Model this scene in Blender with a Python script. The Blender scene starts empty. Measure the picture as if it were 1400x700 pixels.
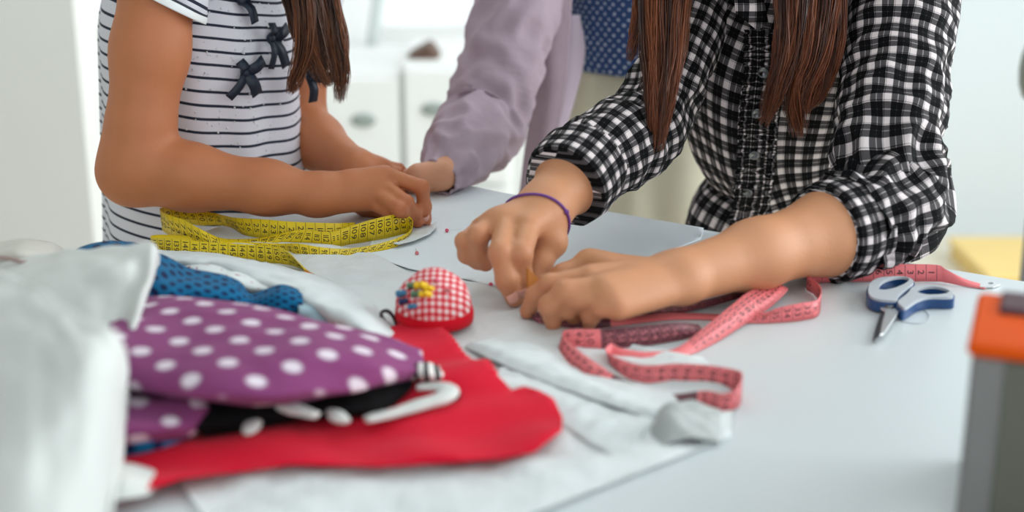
import bpy, bmesh, math, random
import numpy as np
from mathutils import Vector, noise as mnoise, geometry
from mathutils.bvhtree import BVHTree
random.seed(7)
C = bpy.context.scene.collection
PI = math.pi
# ------------------------------------------------------------------ camera
TABLE = 0.82
CAM = Vector((0, 0, 1.24)); PITCH = math.radians(17.1); FPX = 1944.4
cam = bpy.data.cameras.new('camera'); cam.lens = 50; cam.sensor_width = 36
co = bpy.data.objects.new('camera', cam); C.objects.link(co)
co.location = CAM; co.rotation_euler = (PI/2-PITCH, 0, 0)
cam.dof.use_dof = True; cam.dof.focus_distance = 1.45; cam.dof.aperture_fstop = 2.8
cam.clip_start = 0.05
bpy.context.scene.camera = co
# ------------------------------------------------------------------ world, lights, exposure
w = bpy.data.worlds.new('world'); bpy.context.scene.world = w; w.use_nodes = True
bg = w.node_tree.nodes['Background']; bg.inputs[0].default_value = (0.93, 0.98, 1.0, 1); bg.inputs[1].default_value = 1.15
def area(name, loc, target, sx, sy, power, col):
    l = bpy.data.lights.new(name, 'AREA'); l.shape = 'RECTANGLE'; l.size = sx; l.size_y = sy; l.energy = power; l.color = col
    o = bpy.data.objects.new(name, l); C.objects.link(o); o.location = loc
    o.rotation_euler = (Vector(target)-Vector(loc)).to_track_quat('-Z', 'Y').to_euler()
    return o
area('daylight_right_window', (2.72, 1.7, 1.6), (0, 1.6, 0.9), 2.4, 1.9, 78, (0.92, 0.98, 1.0))
area('overhead_fill', (0.3, 2.9, 2.72), (0.3, 2.9, 0), 2.2, 1.6, 22, (1.0, 0.99, 0.96))  # fill added overhead to brighten the room, no fixture behind it
vs = bpy.context.scene.view_settings
vs.view_transform = 'Standard'; vs.look = 'None'; vs.gamma = 1; vs.use_curve_mapping = False; vs.exposure = 0.1

# ------------------------------------------------------------------ helpers
cp, sp = math.cos(PITCH), math.sin(PITCH)
def ray(px, py):
    X = (px-700)/FPX; Y = (350-py)/FPX
    return Vector((X, cp+Y*sp, -sp+Y*cp))
def T(px, py, h=0.0):            # point at height h above the table top
    r = ray(px, py); t = (TABLE+h-CAM.z)/r.z; return CAM+r*t
def D(px, py, Y):                # point at distance Y into the room
    r = ray(px, py); return CAM+r*(Y/r.y)
def link(o, parent=None):
    C.objects.link(o)
    if parent is not None: o.parent = parent
    return o
def tag(o, label=None, cat=None, group=None, kind=None):
    if label: o['label'] = label
    if cat: o['category'] = cat
    if group: o['group'] = group
    if kind: o['kind'] = kind
    return o
def empty(name, loc=(0, 0, 0)):
    o = bpy.data.objects.new(name, None); o.location = loc; o.empty_display_size = .02; return link(o)
def mk(name, verts, faces, mat, parent=None, uv=None, smooth=True, attr=None, solid=0, offset=0.0, bevel=0):
    me = bpy.data.meshes.new(name)
    if isinstance(verts, np.ndarray): verts = verts.tolist()
    if isinstance(faces, np.ndarray): faces = faces.tolist()
    me.from_pydata([tuple(v) for v in verts], [], faces)
    if uv is not None:
        l = me.uv_layers.new(name='UVMap'); li = np.empty(len(me.loops), dtype=np.int32); me.loops.foreach_get('vertex_index', li)
        l.data.foreach_set('uv', np.asarray(uv, dtype=np.float32)[li].ravel())
    if attr is not None:
        for k, v in attr.items():
            a = me.attributes.new(k, 'FLOAT', 'POINT'); a.data.foreach_set('value', np.asarray(v, dtype=np.float32))
    if smooth: me.polygons.foreach_set('use_smooth', [True]*len(me.polygons))
    me.update()
    if mat: me.materials.append(mat)
    o = bpy.data.objects.new(name, me); link(o, parent)
    if parent is not None and parent.type == 'EMPTY': o.matrix_parent_inverse = __import__('mathutils').Matrix.Translation(-parent.location)
    if solid:
        m = o.modifiers.new('s', 'SOLIDIFY'); m.thickness = solid; m.offset = offset
    if bevel:
        m = o.modifiers.new('b', 'BEVEL'); m.width = bevel; m.segments = 3; m.limit_method = 'ANGLE'
    return o
def cr(pts, n, closed=False):    # Catmull-Rom resample (n samples)
    P = np.asarray([tuple(p) for p in pts], dtype=float); m = len(P)
    if closed:
        t = np.linspace(0, m, n, endpoint=False); i = t.astype(int); f = (t-i)[:, None]
        p0, p1, p2, p3 = P[(i-1) % m], P[i % m], P[(i+1) % m], P[(i+2) % m]
    else:
        t = np.linspace(0, m-1, n); i = np.minimum(t.astype(int), m-2); f = (t-i)[:, None]
        E = np.vstack([2*P[0]-P[1], P, 2*P[-1]-P[-2]])
        p0, p1, p2, p3 = E[i], E[i+1], E[i+2], E[i+3]
    return .5*((2*p1)+(-p0+p2)*f+(2*p0-5*p1+4*p2-p3)*f*f+(-p0+3*p1-3*p2+p3)*f**3)
def nz(x, y, z=0.0): return mnoise.noise(Vector((x, y, z)))
def loft(path, radii, n=56, m=40, ref=(1, 0, 0), disp=None, th0=0.0, th1=2*PI, vscale=1.0, uscale=None):
    """tube along path; radii = list of (along ref, across); returns verts, faces, uv (metres)"""
    P = cr(path, m); R = cr([tuple(r) for r in radii], m) if len(radii) > 1 else np.repeat(np.array(radii, float), m, 0)
    V, UV, F = [], [], []
    s = 0; rf = Vector(ref); rmean = float(R.mean()) if uscale is None else uscale
    for j in range(m):
        a = Vector(P[max(j-1, 0)]); b = Vector(P[min(j+1, m-1)]); t = (b-a).normalized()
        u = (rf-t*rf.dot(t)).normalized(); v = t.cross(u); rf = u
        if j: s += (P[j]-P[j-1]).dot(P[j]-P[j-1])**.5
        for i in range(n+1):
            th = th0+(th1-th0)*i/n; k = 1.0
            d = disp(th, s, j/(m-1)) if disp else 0.0
            c = Vector(P[j])+u*math.cos(th)*(R[j][0]+d)+v*math.sin(th)*(R[j][1]+d)
            V.append(c); UV.append((th*rmean, s*vscale))
    for j in range(m-1):
        for i in range(n):
            a = j*(n+1)+i; F.append((a, a+1, a+n+2, a+n+1))
    return V, F, UV
def patch(grid, nu=40, nv=40, wr=0.0, ws=25.0, seed=0.0, fn=None, planar=False):
    """smooth surface through a grid of world points; uv in metres"""
    rows = [cr(r, nu) for r in grid]; V = np.zeros((nv, nu, 3))
    for i in range(nu): V[:, i, :] = cr([r[i] for r in rows], nv)
    lu = np.linalg.norm(np.diff(V, axis=1), axis=2).sum(1).mean(); lv = np.linalg.norm(np.diff(V, axis=0), axis=2).sum(0).mean()
    vs_, F, UV = [], [], []
    for j in range(nv):
        for i in range(nu):
            p = Vector(V[j, i])
            if wr:
                e = min(i, nu-1-i, j, nv-1-j)/6.0
                q = nz(p.x*ws+seed, p.y*ws*1.6, seed)+.5*nz(p.x*ws*2.3, p.y*ws*3+seed, 3)
                p.z += wr*q*min(1, .35+e)
            if fn: p = fn(p, i/(nu-1), j/(nv-1))
            vs_.append(p); UV.append((i/(nu-1)*lu, j/(nv-1)*lv))
    if planar:
        for i in range(nu):
            L = 0
            for j in range(nv):
                if j: L += (vs_[j*nu+i]-vs_[(j-1)*nu+i]).length
                UV[j*nu+i] = (vs_[j*nu+i].x, -vs_[j*nu+i].y-.8*vs_[j*nu+i].z)
    for j in range(nv-1):
        for i in range(nu-1):
            a = j*nu+i; F.append((a, a+nu, a+nu+1, a+1))
    return vs_, F, UV
def sheet(outline, hfn, step=.012):
    """flat sheet: outline = world points (x, y used), inner grid, height hfn(x, y) above the table"""
    P = [Vector((p[0], p[1])) for p in outline]; n = len(P)
    xs = [p.x for p in P]; ys = [p.y for p in P]; pts = list(P)
    def inside(x, y):
        c = False; j = n-1
        for i in range(n):
            if (P[i].y > y) != (P[j].y > y) and x < (P[j].x-P[i].x)*(y-P[i].y)/(P[j].y-P[i].y)+P[i].x: c = not c
            j = i
        return c
    x = min(xs)+step*.5
    while x < max(xs):
        y = min(ys)+step*.5
        while y < max(ys):
            if inside(x, y): pts.append(Vector((x, y)))
            y += step
        x += step
    r = geometry.delaunay_2d_cdt(pts, [(i, (i+1) % n) for i in range(n)], [], 1, 1e-5)
    V = [Vector((v.x, v.y, TABLE+hfn(v.x, v.y))) for v in r[0]]
    return V, [tuple(f) for f in r[2]], [(v.x, v.y) for v in V]
def dense(pts, k): return [tuple(p) for p in cr(pts, k)]
def merge(*parts):
    V, F, U = [], [], []
    for p in parts:
        b = len(V); V += list(p[0]); F += [tuple(i+b for i in f) for f in p[1]]
        U += list(p[2]) if len(p) > 2 and p[2] is not None else [(0, 0)]*len(p[0])
    return V, F, U
def tube(path, r, n=8, m=None, cap=True):
    m = m or len(path)*4
    rr = r if isinstance(r, (list, tuple)) else [r, r]
    d = (Vector(path[1])-Vector(path[0])).normalized()
    ref = Vector((0, 0, 1)) if abs(d.z) < .9 else Vector((1, 0, 0))
    V, F, U = loft(path, [(x, x) for x in rr], n, m, ref)
    if cap:
        F.append(tuple(range(n-1, -1, -1))); F.append(tuple((m-1)*(n+1)+i for i in range(n)))
    return V, F, U
def box(x0, x1, y0, y1, z0, z1):
    V = [(x, y, z) for x in (x0, x1) for y in (y0, y1) for z in (z0, z1)]
    return V, [(0, 1, 3, 2), (4, 6, 7, 5), (0, 4, 5, 1), (2, 3, 7, 6), (0, 2, 6, 4), (1, 5, 7, 3)], [(v[0]+v[1], v[2]) for v in V]
def lathe(prof, c, n=40, ax=None):
    V, F, U = [], [], []
    for j, (r, z) in enumerate(prof):
        for i in range(n+1):
            a = 2*PI*i/n; V.append((c[0]+r*math.cos(a), c[1]+r*math.sin(a), c[2]+z)); U.append((a*prof[0][0], j*.004))
    for j in range(len(prof)-1):
        for i in range(n):
            a = j*(n+1)+i; F.append((a, a+1, a+n+2, a+n+1))
    return V, F, U
def ball(c, r, n=10):
    return lathe([(max(1e-5, r*math.sin(PI*j/n)), -r*math.cos(PI*j/n)) for j in range(n+1)], c, n+4)
def extrude_outline(out, z0, z1, holes=None):
    """outline of (x, y) world points to a prism; with one hole loop of any length"""
    pts = [Vector((p[0], p[1])) for p in out]; n = len(pts); ed = [(i, (i+1) % n) for i in range(n)]
    hl = []
    for h in holes or []:
        b = len(pts); k = len(h); pts += [Vector((p[0], p[1])) for p in h]; ed += [(b+i, b+(i+1) % k) for i in range(k)]; hl.append((b, k))
    r = geometry.delaunay_2d_cdt(pts, ed, [], 1, 1e-6)
    def inpoly(q, L):
        c = False; k = len(L)-1
        for t in range(len(L)):
            a, b = L[t], L[k]
            if (a[1] > q.y) != (b[1] > q.y) and q.x < (b[0]-a[0])*(q.y-a[1])/(b[1]-a[1])+a[0]: c = not c
            k = t
        return c
    co_ = r[0]; tri = []; m = len(co_)
    for f in r[2]:
        g = sum((co_[i] for i in f), Vector((0, 0)))/len(f)
        if inpoly(g, out) and not any(inpoly(g, L) for L in (holes or [])): tri.append(tuple(f))
    V = [(v.x, v.y, z1) for v in co_]+[(v.x, v.y, z0) for v in co_]
    cnt = {}
    for f in tri:
        for a, b in zip(f, f[1:]+f[:1]): cnt[(a, b)] = 1
    F = tri+[tuple(i+m for i in reversed(f)) for f in tri]
    F += [(b, a, a+m, b+m) for (a, b) in cnt if (b, a) not in cnt]
    return V, F, None

# ------------------------------------------------------------------ materials
def srgb(r, g, b):
    f = lambda c: (c/255/12.92 if c/255 <= .04045 else ((c/255+.055)/1.055)**2.4)
    return (f(r), f(g), f(b), 1)
class NT:
    def __init__(s, name, rough=.7, **kw):
        s.m = bpy.data.materials.new(name); s.m.use_nodes = True; s.t = s.m.node_tree; s.b = s.t.nodes['Principled BSDF']
        s.b.inputs['Roughness'].default_value = rough
        for k, v in kw.items(): s.b.inputs[k.replace('_', ' ')].default_value = v
    def n(s, typ, *ins, **props):
        nd = s.t.nodes.new(typ)
        for k, v in props.items(): setattr(nd, k, v)
        for i, x in enumerate(ins): s.set(nd.inputs[i], x)
        return nd
    def set(s, sock, x):
        if x is None: return
        if hasattr(x, 'is_output'): s.t.links.new(x, sock)
        elif hasattr(x, 'outputs'): s.t.links.new(x.outputs[0], sock)
        else: sock.default_value = x
    def M(s, op, a, b=0.0, c=None): return s.n('ShaderNodeMath', a, b, c, operation=op).outputs[0]
    def mix(s, f, a, b):
        nd = s.n('ShaderNodeMix', data_type='RGBA'); s.set(nd.inputs[0], f); s.set(nd.inputs[6], a); s.set(nd.inputs[7], b); return nd.outputs[2]
    def uv(s): return s.n('ShaderNodeTexCoord').outputs['UV']
    def obj(s): return s.n('ShaderNodeTexCoord').outputs['Object']
    def noise(s, scale, detail=3, vec=None, rough=.5):
        nd = s.n('ShaderNodeTexNoise'); nd.inputs['Scale'].default_value = scale; nd.inputs['Detail'].default_value = detail; nd.inputs['Roughness'].default_value = rough
        s.set(nd.inputs['Vector'], vec if vec is not None else s.obj()); return nd.outputs[0]
    def ramp(s, f, a, b): return s.n('ShaderNodeMapRange', f, a, b, 0.0, 1.0).outputs[0]
    def bump(s, h, strength=.3, dist=.002):
        nd = s.n('ShaderNodeBump'); nd.inputs['Strength'].default_value = strength; nd.inputs['Distance'].default_value = dist
        s.set(nd.inputs['Height'], h); s.set(s.b.inputs['Normal'], nd.outputs[0])
    def col(s, x): s.set(s.b.inputs['Base Color'], x)
def plain(name, c, rough=.6, var=.06, scale=12, bump=0.0, bscale=200, **kw):
    n = NT(name, rough, **kw); c = srgb(*c)
    n.col(n.mix(n.noise(scale), tuple(x*(1-var) for x in c[:3])+(1,), tuple(min(1, x*(1+var)) for x in c[:3])+(1,)))
    if bump: n.bump(n.noise(bscale, 4), bump, .001)
    return n.m
def cloth_mat(name, c, var=.05, crease=.25, cs=22, sheen=.2, rough=.85):
    n = NT(name, rough, Specular_IOR_Level=.15); c = srgb(*c); n.b.inputs['Sheen Weight'].default_value = sheen*.3
    n.col(n.mix(n.noise(30), tuple(x*(1-var) for x in c[:3])+(1,), tuple(min(1, x*(1+var)) for x in c[:3])+(1,)))
    a = n.noise(cs, 3); b = n.noise(700, 2)
    n.bump(n.M('ADD', a, n.M('MULTIPLY', b, .04)), crease, .006); return n.m
def dots_mat(name, base, dot, size, rad, soft=.04, jitter=0.0):
    n = NT(name, .85, Specular_IOR_Level=.15); n.b.inputs['Sheen Weight'].default_value = .05
    uv = n.uv(); p = n.n('ShaderNodeVectorMath', uv, (1/size, 1/size, 1), operation='MULTIPLY').outputs[0]
    if jitter:
        q = n.n('ShaderNodeTexNoise'); q.inputs['Scale'].default_value = 1.3; n.set(q.inputs['Vector'], p)
        p = n.n('ShaderNodeVectorMath', p, n.n('ShaderNodeVectorMath', q.outputs[1], (jitter, jitter, 0), operation='MULTIPLY').outputs[0], operation='ADD').outputs[0]
    ds = []
    for off in (0.0, .5):
        f = n.n('ShaderNodeVectorMath', n.n('ShaderNodeVectorMath', p, (off, off, 0), operation='ADD').outputs[0], operation='FRACTION').outputs[0]
        f = n.n('ShaderNodeVectorMath', f, (.5, .5, 0), operation='SUBTRACT').outputs[0]
        f = n.n('ShaderNodeVectorMath', f, (1, 1, 0), operation='MULTIPLY').outputs[0]
        ds.append(n.n('ShaderNodeVectorMath', f, operation='LENGTH').outputs['Value'])
    d = n.M('MINIMUM', ds[0], ds[1]); f = n.ramp(d, rad+soft, rad-soft)
    n.col(n.mix(f, srgb(*base), srgb(*dot))); n.bump(n.noise(600, 2), .1, .0006); return n.m
def check_fn(n, comp, period, duty, thin=True):
    f = n.M('FRACT', n.M('DIVIDE', comp, period))
    wht = n.M('LESS_THAN', f, duty)
    if thin:
        l1 = n.M('LESS_THAN', n.M('ABSOLUTE', n.M('SUBTRACT', f, duty+(1-duty)*.5)), .022)
        l2 = n.M('LESS_THAN', n.M('ABSOLUTE', n.M('SUBTRACT', f, duty*.86)), .022)
        wht = n.M('SUBTRACT', n.M('ADD', wht, n.M('MULTIPLY', l1, .45)), n.M('MULTIPLY', l2, .5))
    return wht
def plaid_mat(name, period=.0188, duty=.40):
    n = NT(name, .85, Specular_IOR_Level=.15); s = n.n('ShaderNodeSeparateXYZ', n.uv())
    a = check_fn(n, s.outputs[0], period, duty); b = check_fn(n, s.outputs[1], period, duty)
    v = n.M('MULTIPLY', n.M('ADD', a, b), .5)
    r = n.n('ShaderNodeValToRGB', v); e = r.color_ramp.elements
    e[0].position = 0; e[0].color = srgb(7, 7, 9); e[1].position = 1; e[1].color = srgb(228, 216, 216)
    k = e.new(.5); k.color = srgb(82, 78, 80); k = e.new(.22); k.color = srgb(22, 22, 25)
    n.col(r.outputs[0]); n.bump(n.M('ADD', n.noise(32, 3), n.M('MULTIPLY', n.noise(900, 1), .04)), .5, .006); return n.m
def gingham_red(name):
    n = NT(name, .8); s = n.n('ShaderNodeSeparateXYZ', n.uv())
    a = check_fn(n, s.outputs[0], .0072, .5, False); b = check_fn(n, s.outputs[1], .0072, .5, False)
    v = n.M('MULTIPLY', n.M('ADD', a, b), .5); r = n.n('ShaderNodeValToRGB', v); e = r.color_ramp.elements
    e[0].color = srgb(205, 30, 48); e[1].color = srgb(240, 225, 222); k = e.new(.5); k.color = srgb(228, 112, 118)
    n.col(r.outputs[0]); n.bump(n.noise(500, 2), .2, .0008); return n.m
def stripe_mat(name):
    n = NT(name, .8); s = n.n('ShaderNodeSeparateXYZ', n.uv())
    step = n.M('MULTIPLY', n.M('GREATER_THAN', s.outputs[0], 100.0), 0.0)
    f = n.M('FRACT', n.M('DIVIDE', n.M('ADD', s.outputs[1], step), .0147))
    k = n.ramp(n.M('ABSOLUTE', n.M('SUBTRACT', f, .5)), .115, .095)
    n.col(n.mix(k, srgb(224, 222, 230), srgb(20, 30, 52))); n.bump(n.M('ADD', n.noise(28, 2), n.M('MULTIPLY', n.noise(800, 1), .04)), .2, .004)
    return n.m
def skin_mat(name, c, flush):
    n = NT(name, .55); n.b.inputs['Subsurface Weight'].default_value = .07; n.b.inputs['Subsurface Radius'].default_value = (.012, .005, .003); n.b.inputs['Subsurface Scale'].default_value = .5
    a = n.n('ShaderNodeAttribute', attribute_name='flush').outputs['Fac']; c = srgb(*c)
    base = n.mix(n.noise(38, 4), tuple(x*.93 for x in c[:3])+(1,), tuple(min(1, x*1.07) for x in c[:3])+(1,))
    n.col(n.mix(n.M('MULTIPLY', a, .5), base, srgb(*flush)))
    n.bump(n.M('ADD', n.noise(420, 3), n.M('MULTIPLY', n.noise(90, 2), .8)), .14, .0012); return n.m
def hair_mat(name, dark, light):
    n = NT(name, .38); a = n.n('ShaderNodeAttribute', attribute_name='tone').outputs['Fac']
    n.b.inputs['Specular IOR Level'].default_value = .5
    n.col(n.mix(a, srgb(*dark), srgb(*light))); return n.m
SKIN_G = skin_mat('skin_girl', (192, 118, 76), (180, 84, 56))
SKIN_P = skin_mat('skin_plaid', (204, 142, 102), (184, 90, 66))
SKIN_W = skin_mat('skin_helper', (206, 146, 112), (190, 104, 80))
STRIPE = stripe_mat('striped_jersey'); PLAID = plaid_mat('plaid_cotton'); PLAID_D = plaid_mat('gathered_plaid', .0085, .27)
NAVY = plain('navy_ribbon', (24, 34, 52), .5); DENIM = cloth_mat('denim', (46, 60, 92)); CREAM = cloth_mat('cream_cotton', (216, 211, 188), crease=.3, cs=12)
LILAC = cloth_mat('lilac_knit', (172, 152, 164), .08, .5, 30); LILAC_IN = cloth_mat('pale_lilac_knit', (226, 208, 226))
BLUEDOT = dots_mat('blue_dotted', (52, 74, 118), (196, 204, 222), .0135, .13, .05, .5)
HAIR = hair_mat('brown_hair', (22, 9, 7), (150, 88, 50)); HAIRP = hair_mat('chestnut_hair', (30, 10, 7), (146, 78, 42))
PURPLE = dots_mat('purple_dotted', (132, 64, 112), (222, 210, 220), .043, .15, .035)
BLUEF = dots_mat('blue_navy_dots', (10, 100, 144), (12, 30, 72), .020, .21, .05)
FLORAL = dots_mat('white_red_dots', (228, 232, 232), (170, 90, 104), .022, .075, .03, 1.2)
WHITE = cloth_mat('white_cotton', (212, 214, 210), .03, .6, 14); WHITE2 = cloth_mat('white_voile', (216, 221, 221), .03, .4, 18)
BEIGE = cloth_mat('beige_linen', (206, 202, 192), .04, .4, 16); RED = cloth_mat('red_cotton', (212, 8, 44), .06, .2, 14)
NEARBLACK = cloth_mat('gap_and_ribbon_black', (8, 7, 9), .1, .2, sheen=0); GREYF = cloth_mat('grey_voile', (176, 180, 178), .05, .4, 30)  # near-black serves the ribbon ends and the painted shadow gap
TOPM = plain('tabletop_white', (212, 218, 220), .32, .02, 6, .06, 60)
PAPER = NT('pattern_paper', .7); PAPER.col(PAPER.mix(PAPER.noise(9), srgb(224, 231, 235), srgb(234, 240, 243))); PAPER.bump(PAPER.noise(26, 5), .35, .004); PAPER = PAPER.m
TISSUE = NT('tissue_paper', .65); TISSUE.col(TISSUE.mix(TISSUE.noise(12), srgb(214, 219, 219), srgb(226, 230, 230))); TISSUE.bump(TISSUE.noise(30, 6), .9, .006); TISSUE = TISSUE.m
WALL = plain('white_wall', (208, 216, 220), .9, .01, 3); WALLL = plain('grey_white_wall', (232, 232, 229), .9, .015, 3)
FLOORM = plain('cream_floor', (222, 214, 196), .5, .05, 5); FRAME = plain('white_frame', (240, 242, 241), .5, .01)
WOODD = plain('dark_wood', (74, 46, 34), .5); CABM = plain('white_laminate', (240, 242, 241), .5, .01)
METAL = plain('steel', (224, 226, 228), .38, .03, Metallic=.85); STEELD = plain('dark_steel', (120, 122, 126), .3, .04, Metallic=1.0)
BLUEP = plain('navy_plastic', (22, 66, 118), .35, .05); GREYP = plain('grey_rubber', (190, 194, 200), .5, .03)
ORANGE = plain('orange_plastic', (226, 84, 4), .6, .05, Specular_IOR_Level=.15); CASEG = plain('case_grey', (126, 124, 122), .6, .05); CASED = plain('case_olive', (96, 96, 84), .6, .05)
INK = plain('black_ink', (24, 20, 18), .6); INKR = plain('dark_red_ink', (74, 24, 28), .6); INKL = plain('pink_ink', (206, 120, 126), .6)
HANDLE = plain('grey_handle', (150, 160, 156), .5); GLASSG = plain('lamp_grey', (120, 126, 120), .5)

# ------------------------------------------------------------------ setting
ta = Vector((.844, -.536, 0)); tb = Vector((-.536, -.844, 0)); TC = Vector((-.172, 1.705, 0))
def tp(a, b, z): return TC+ta*a+tb*b+Vector((0, 0, z))
def slab(a0, a1, b0, b1, z0, z1):
    V, F, _ = box(0, 1, 0, 1, 0, 1)
    return [tp(a0+(a1-a0)*v[0], b0+(b1-b0)*v[1], z0+(z1-z0)*v[2]) for v in V], F, None
tag(mk('floor', *box(-2.8, 2.8, -1.0, 4.5, -.05, 0)[:2], FLOORM, smooth=False), kind='structure')
tag(mk('ceiling', *box(-2.8, 2.8, -1.0, 4.5, 2.8, 2.85)[:2], WALL, smooth=False), kind='structure')
tag(mk('wall_light_block', *box(-2.9, -1.3, -1.1, -1.0, 0, 2.8)[:2], WALL, smooth=False), kind='structure')  # unseen short wall, added to hold back light from behind the camera
tag(mk('wall_left', *box(-2.9, -2.8, -1.0, 4.5, 0, 2.8)[:2], WALLL, smooth=False), kind='structure')
BY = 4.25
wx0 = D(100, 100, BY).x; wx1 = .62
# back wall with a wide glazed opening from wx0 to wx1
bw = merge(box(-2.8, wx0, BY, BY+.12, 0, 2.8), box(wx1, 2.8, BY, BY+.12, 0, 2.8), box(wx0, wx1, BY, BY+.12, 2.4, 2.8))
tag(mk('wall_back', *bw[:2], WALL, smooth=False), kind='structure')
tag(mk('wall_right', *merge(box(2.8, 2.9, -.3, .6, 0, 2.8), box(2.8, 2.9, 3.4, 4.5, 0, 2.8), box(2.8, 2.9, .6, 3.4, 0, .6), box(2.8, 2.9, .6, 3.4, 2.6, 2.8))[:2], WALL, smooth=False), kind='structure')
lx = D(113, 150, 2.9).x
tag(mk('wall_inner', *box(-2.8, lx, 2.9, 3.06, 0, 2.8)[:2], WALLL, smooth=False), kind='structure')
GL = NT('window_glass', .02); GL.b.inputs['Transmission Weight'].default_value = 1; GL.b.inputs['IOR'].default_value = 1.02; GL.col((1, 1, 1, 1)); GL = GL.m
nwin = 3
for k in range(nwin):
    a = wx0+(wx1-wx0)*k/nwin; b = wx0+(wx1-wx0)*(k+1)/nwin
    wn = tag(empty('window_%d' % (k+1), ((a+b)/2, BY, 0)), kind='structure')
    f = merge(box(a, a+.07, BY-.04, BY+.06, .1, 2.4), box(b-.07, b, BY-.04, BY+.06, .1, 2.4), box(a+.07, b-.07, BY-.04, BY+.06, .1, .2), box(a+.07, b-.07, BY-.04, BY+.06, 2.32, 2.4))
    mk('window_frame', *f[:2], FRAME, wn, smooth=False)
    for zz in (.62, 1.35):
        mk('muntin', *box(a+.07, b-.07, BY-.03, BY+.05, zz-.025, zz+.025)[:2], FRAME, wn, smooth=False)
    for z0, z1 in ((.2, .595), (.645, 1.325), (1.375, 2.32)):
        mk('pane', *box(a+.07, b-.07, BY, BY+.006, z0, z1)[:2], GL, wn, smooth=False)
tag(mk('baseboard_back', *box(wx0-.1, wx1, BY-.05, BY+.06, 0, .1)[:2], WOODD, smooth=False), kind='structure')
# table
tb_ = tag(empty('cutting_table', tp(.75, .5, 0)), 'long white work table covered with paper, fabric and measuring tapes', 'table')
mk('tabletop', *slab(0, 1.5, 0, 1.02, TABLE-.03, TABLE)[:2], TOPM, tb_, smooth=False, bevel=.004)
mk('apron', *merge(slab(.06, 1.44, .05, .07, TABLE-.11, TABLE-.031), slab(.06, 1.44, .95, .97, TABLE-.11, TABLE-.031), slab(.06, .08, .07, .95, TABLE-.11, TABLE-.031), slab(1.42, 1.44, .07, .95, TABLE-.11, TABLE-.031))[:2], FRAME, tb_, smooth=False)
for a, b in ((.05, .04), (1.39, .04), (.05, .92), (1.39, .92)):
    mk('leg', *slab(a, a+.06, b, b+.06, 0, TABLE-.031)[:2], FRAME, tb_, smooth=False)
# ------------------------------------------------------------------ bodies: one smooth surface each
def sd_cone(P, a, b, r0, r1):
    ab = b-a; t = np.clip(((P-a)@ab)/max(1e-9, ab@ab), 0, 1)
    return np.linalg.norm(P-a-t[:, None]*ab, axis=1)-(r0+(r1-r0)*t)
def sd_ell(P, c, r, R):
    q = (P-c)@R; k0 = np.linalg.norm(q/r, axis=1); k1 = np.linalg.norm(q/(r*r), axis=1)
    return k0*(k0-1)/np.maximum(k1, 1e-9)
def ev(P, prims, near=None):
    out = None
    for pr in prims:
        if pr[0] == 'c': d = sd_cone(P, *pr[1:])
        else: d = sd_ell(P, *pr[1:])
        yield d
def smin(a, b, k):
    h = np.maximum(k-np.abs(a-b), 0)/k; return np.minimum(a, b)-h*h*k*.25
def group_eval(P, groups, masks):
    d = None
    for (kj, ki, prims), mk_ in zip(groups, masks):
        g = None
        for pr, use in zip(prims, mk_):
            if not use: continue
            e = sd_cone(P, *pr[1:]) if pr[0] == 'c' else sd_ell(P, *pr[1:])
            g = e if g is None else smin(g, e, ki)
        if g is None: continue
        d = g if d is None else smin(d, g, kj)
    return np.full(len(P), 1.0) if d is None else d
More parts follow.
